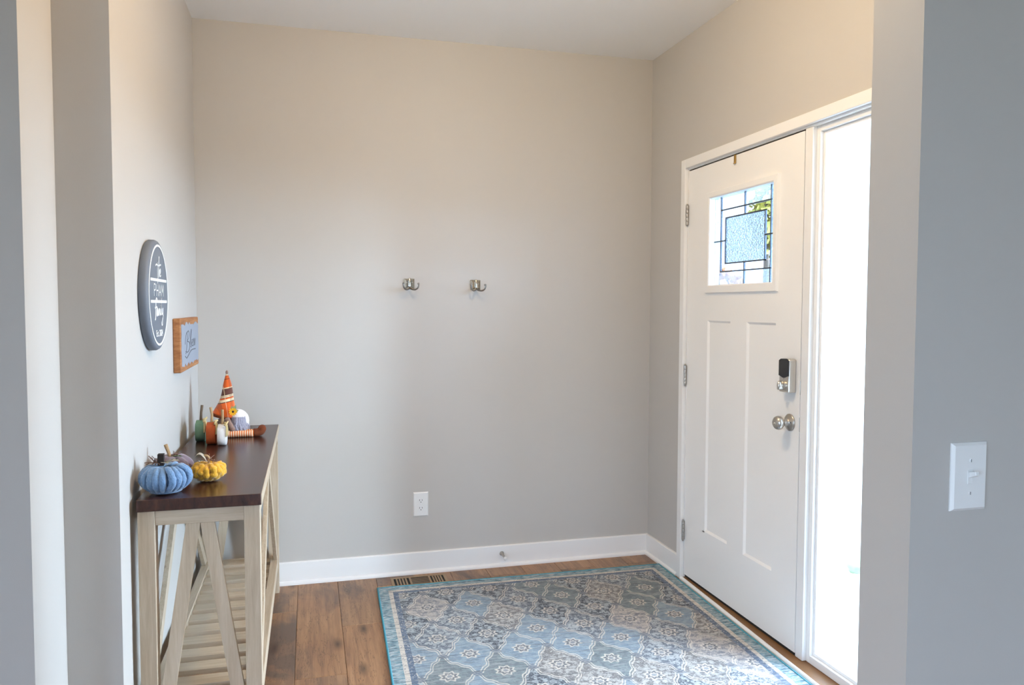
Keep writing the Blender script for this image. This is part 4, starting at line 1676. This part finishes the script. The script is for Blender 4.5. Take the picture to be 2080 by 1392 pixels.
def slab_pumpkin(loc, th, rh, ry, mat, label, stem_top, stem_mat, seed, lean=0.0):
    e = empty('wooden_pumpkin', loc, label, 'pumpkin', SLAB_G)
    x, y, z = loc
    b = B()
    pts = []
    n_ = 44
    for k in range(n_):
        a = 2 * pi * k / n_
        sy = math.copysign(abs(cos(a)) ** 0.75, cos(a)) * ry
        sz = math.copysign(abs(sin(a)) ** 0.72, sin(a)) * rh / 2
        if sin(a) > 0.8:
            sz -= 0.003 * (1 + cos(6 * a))
        pts.append((y + sy, z + max(0.0003, sz + rh / 2)))
    prism(b, pts, 0, x - th / 2, x + th / 2, 0.0012)
    obj('slab', b, mat, e, True, 50)
    b = B()
    tube(b, [(x, y, z + rh - 0.004), (x + 0.002, y - 0.002, z + rh + (stem_top - rh) * 0.5), (x + lean, y, z + stem_top)], [0.0058, 0.0050, 0.0056], 8)
    obj('stem', b, stem_mat, e, True, 40)
    # raffia bow tied at the stem on the display side
    rd_ = random.Random(seed)
    b = B()
    c = Vector((x + th * 0.30, y - 0.020, z + rh + 0.004))
    for sg in (-1, 1):
        for q in range(2):
            a = rd_.uniform(0.2, 0.9)
            lp_ = []
            for k in range(9):
                t = 2 * pi * k / 8
                lp_.append(c + Vector((0.008 + 0.005 * sin(t), sg * (0.017 - 0.017 * cos(t)), 0.010 * sin(t) * a)))
            tube(b, lp_, 0.0028, 5)
    for k in range(5):
        dx, dy = rd_.uniform(0.007, 0.013), rd_.uniform(-0.03, 0.03)
        tube(b, catmull([c, c + Vector((dx * 0.6, dy * 0.5, 0.004)), c + Vector((dx, dy, -0.022)), c + Vector((dx * 0.9, dy * 1.1, -0.050))], 3), 0.0024, 5)
    obj('raffia_bow', b, 'raffia', e, True)


slab_pumpkin((-2.271, -0.455, TOPZ + 0.0003), 0.036, 0.089, 0.048, 'slab_green', 'flat sage green wooden pumpkin nearest the wall', 0.152, 'bark', 1, 0.006)
slab_pumpkin((-2.219, -0.535, TOPZ + 0.0003), 0.036, 0.090, 0.048, 'slab_orange', 'flat burnt orange wooden pumpkin between green and white ones', 0.152, 'stick', 2, -0.003)
slab_pumpkin((-2.174, -0.572, TOPZ + 0.0003), 0.032, 0.086, 0.048, 'slab_white', 'flat white wooden pumpkin in front of the gnome', 0.145, 'stick', 3, 0.001)

# ---------------------------------------------------------------- gnome
GX, GY = -2.178, -0.330
gz = TOPZ + 0.0004
gn = empty('harvest_gnome', (GX, GY, gz), 'seated fabric gnome with tall plaid hat and striped legs', 'gnome figure')
bm = B()
blob(bm, (GX, GY, gz + 0.046), (0.046, 0.050, 0.046), 3, 0.06, 20, 1)
for v in bm.verts: v.co.z = max(v.co.z, gz)
obj('body', bm, 'gnome_cloth', gn, True)
# belly ball
bm = B()
blob(bm, (-2.132, GY, gz + 0.062), (0.046, 0.048, 0.052), 3, 0.02, 20, 2)
obj('belly', bm, 'plush_white', gn, True)
# hat: leaning cone with soft folds
bm = B()
hz = gz + 0.088
NR, NS = 18, 32
rings = []
for k in range(NR + 1):
    t = k / NR
    rad = 0.048 * (1 - t) ** 0.85 * (1 - 0.16 * sin(pi * t)) + 0.003
    rad *= 1 + 0.05 * sin(9 * t + 1)
    cx = GX - 0.012 + 0.020 * sin(pi * t * 0.62) - 0.006 * t
    rings.append([bm.verts.new((cx + rad * cos(a) * (1 + 0.04 * sin(3 * a + 5 * t)), GY + rad * sin(a), hz + 0.186 * t + (-0.010 * cos(a) if t < 0.01 else 0) - 0.008 * cos(a) * (1 - t))) for a in [2 * pi * q / NS for q in range(NS)]])
for p, q in zip(rings, rings[1:]):
    for k in range(NS):
        bm.faces.new((p[k], p[(k + 1) % NS], q[(k + 1) % NS], q[k]))
bm.faces.new(rings[-1])
bm.faces.new(rings[0][::-1])
for v in bm.verts:
    v.co -= Vector((GX, GY, hz))
ht = obj('hat', bm, 'plaid_flannel', None, True)
ht.parent = gn
ht.location = (0, 0, hz - gz)
bm = B()
blob(bm, (GX + 0.001, GY, hz + 0.190), (0.006, 0.006, 0.010), 2)
obj('hat_tip', bm, 'gnome_cloth', gn, True)
# hat brim roll
bm = B()
tube(bm, [(GX - 0.010 + 0.050 * cos(a), GY + 0.050 * sin(a), hz - 0.004 - 0.012 * cos(a)) for a in [2 * pi * k / 28 for k in range(29)]], 0.006, 8, False)
obj('hat_brim', bm, 'boot_felt', gn, True)
# nose
bm = B()
blob(bm, (-2.126, GY - 0.022, hz - 0.012), (0.012, 0.012, 0.012), 2)
obj('nose', bm, 'gnome_cloth', gn, True)
# beard of many locks on the camera-side cheek and chin
bm = B()
rd = random.Random(5)
for k in range(120):
    a = rd.uniform(-2.1, 0.5)
    r0 = 0.050
    p0 = Vector((-2.134 + 0.034 * cos(a), GY + r0 * sin(a) * 1.0, hz - 0.004 - rd.random() * 0.012))
    out = Vector((cos(a) * 0.5, sin(a), 0))
    ln = rd.uniform(0.055, 0.088)
    pts = [p0, p0 + out * 0.010 + Vector((0, 0, -ln * 0.3)), p0 + out * 0.014 + Vector((rd.uniform(-.008, .008), rd.uniform(-.006, .006), -ln * 0.65)), p0 + out * 0.012 + Vector((rd.uniform(-.014, .014), rd.uniform(-.008, .008), -ln))]
    for q in pts: q.z = max(q.z, gz + 0.012)
    tube(bm, catmull(pts, 3), [0.0056 * (1 - 0.75 * (j / 9.0)) for j in range(10)], 5)
obj('beard', bm, 'beard', gn, True)
# arm
bm = B()
tube(bm, catmull([(GX + 0.004, GY - 0.052, gz + 0.078), (GX + 0.014, GY - 0.066, gz + 0.060), (GX + 0.024, GY - 0.066, gz + 0.040)], 4), 0.012, 10)
blob(bm, (GX + 0.026, GY - 0.066, gz + 0.036), (0.013, 0.012, 0.012), 2)
obj('arm', bm, 'gnome_cloth', gn, True)
# legs and boots
for dy, dx in ((-0.068, 0.0), (-0.036, -0.004)):
    y = GY + dy
    bm = B()
    pts = [(-0.12 + 0.012 * k, 0, 0) for k in range(11)]
    for k, p in enumerate(pts):
        pass
    tube(bm, [(p[0], 0, 0) for p in pts], [0.0135 + (0.0010 if k % 2 else 0) for k in range(11)], 12)
    lg = obj('leg', bm, 'striped_knit', None, True)
    lg.parent = gn
    lg.location = (-2.062 + dx - GX, dy, 0.0146)
    bm = B()
    cx = -2.058 + dx
    tube(bm, catmull([(cx - 0.004, y, gz + 0.016), (cx + 0.012, y, gz + 0.016), (cx + 0.026, y, gz + 0.022), (cx + 0.032, y, gz + 0.036), (cx + 0.033, y, gz + 0.046)], 4), [0.0150] * 6 + [0.0158] * 6 + [0.0150, 0.014, 0.012, 0.009, 0.005], 12)
    bt = obj('boot', bm, 'boot_felt', None, True)
    bt.parent = lg
    bt.matrix_parent_inverse = Matrix.Translation(-(Vector((GX, GY, gz)) + Vector(lg.location)))
# sunflower and leaves on the hat brim
fc = Vector((-2.148, -0.398, gz + 0.112))
nrm = Vector((0.35, -0.9, 0.25)).normalized()
fa = nrm.orthogonal().normalized()
fb = nrm.cross(fa)
bm = B()
for k in range(12):
    a = 2 * pi * k / 12
    d = fa * cos(a) + fb * sin(a)
    s_ = nrm.cross(d)
    q = [bm.verts.new(fc + x) for x in (d * 0.003, d * 0.011 + s_ * 0.0050, d * 0.020 + nrm * 0.002, d * 0.011 - s_ * 0.0050)]
    bm.faces.new(q)
bmesh.ops.solidify(bm, geom=bm.faces[:], thickness=0.0012)
fw_ = obj('sunflower', bm, 'petal', gn)
bm = B()
lathe(bm, [(0.0048, -0.001), (0.0048, 0.002), (0.003, 0.0035), (0, 0.004)], fc, nrm, 14)
o = obj('flower_heart', bm, 'flower_heart', None, True, 40)
o.parent = fw_
for az_, l_ in ((200, 0.034), (235, 0.026), (150, 0.026)):
    a = radians(az_)
    d = fa * cos(a) + fb * sin(a)
    s_ = nrm.cross(d)
    bm = B()
    base = fc - nrm * 0.002
    q = [bm.verts.new(base + x) for x in (d * 0.004, d * l_ * 0.5 + s_ * 0.009, d * l_, d * l_ * 0.5 - s_ * 0.009)]
    bm.faces.new(q)
    bmesh.ops.solidify(bm, geom=bm.faces[:], thickness=0.0014)
    obj('leaf', bm, 'sage_leaf', gn)
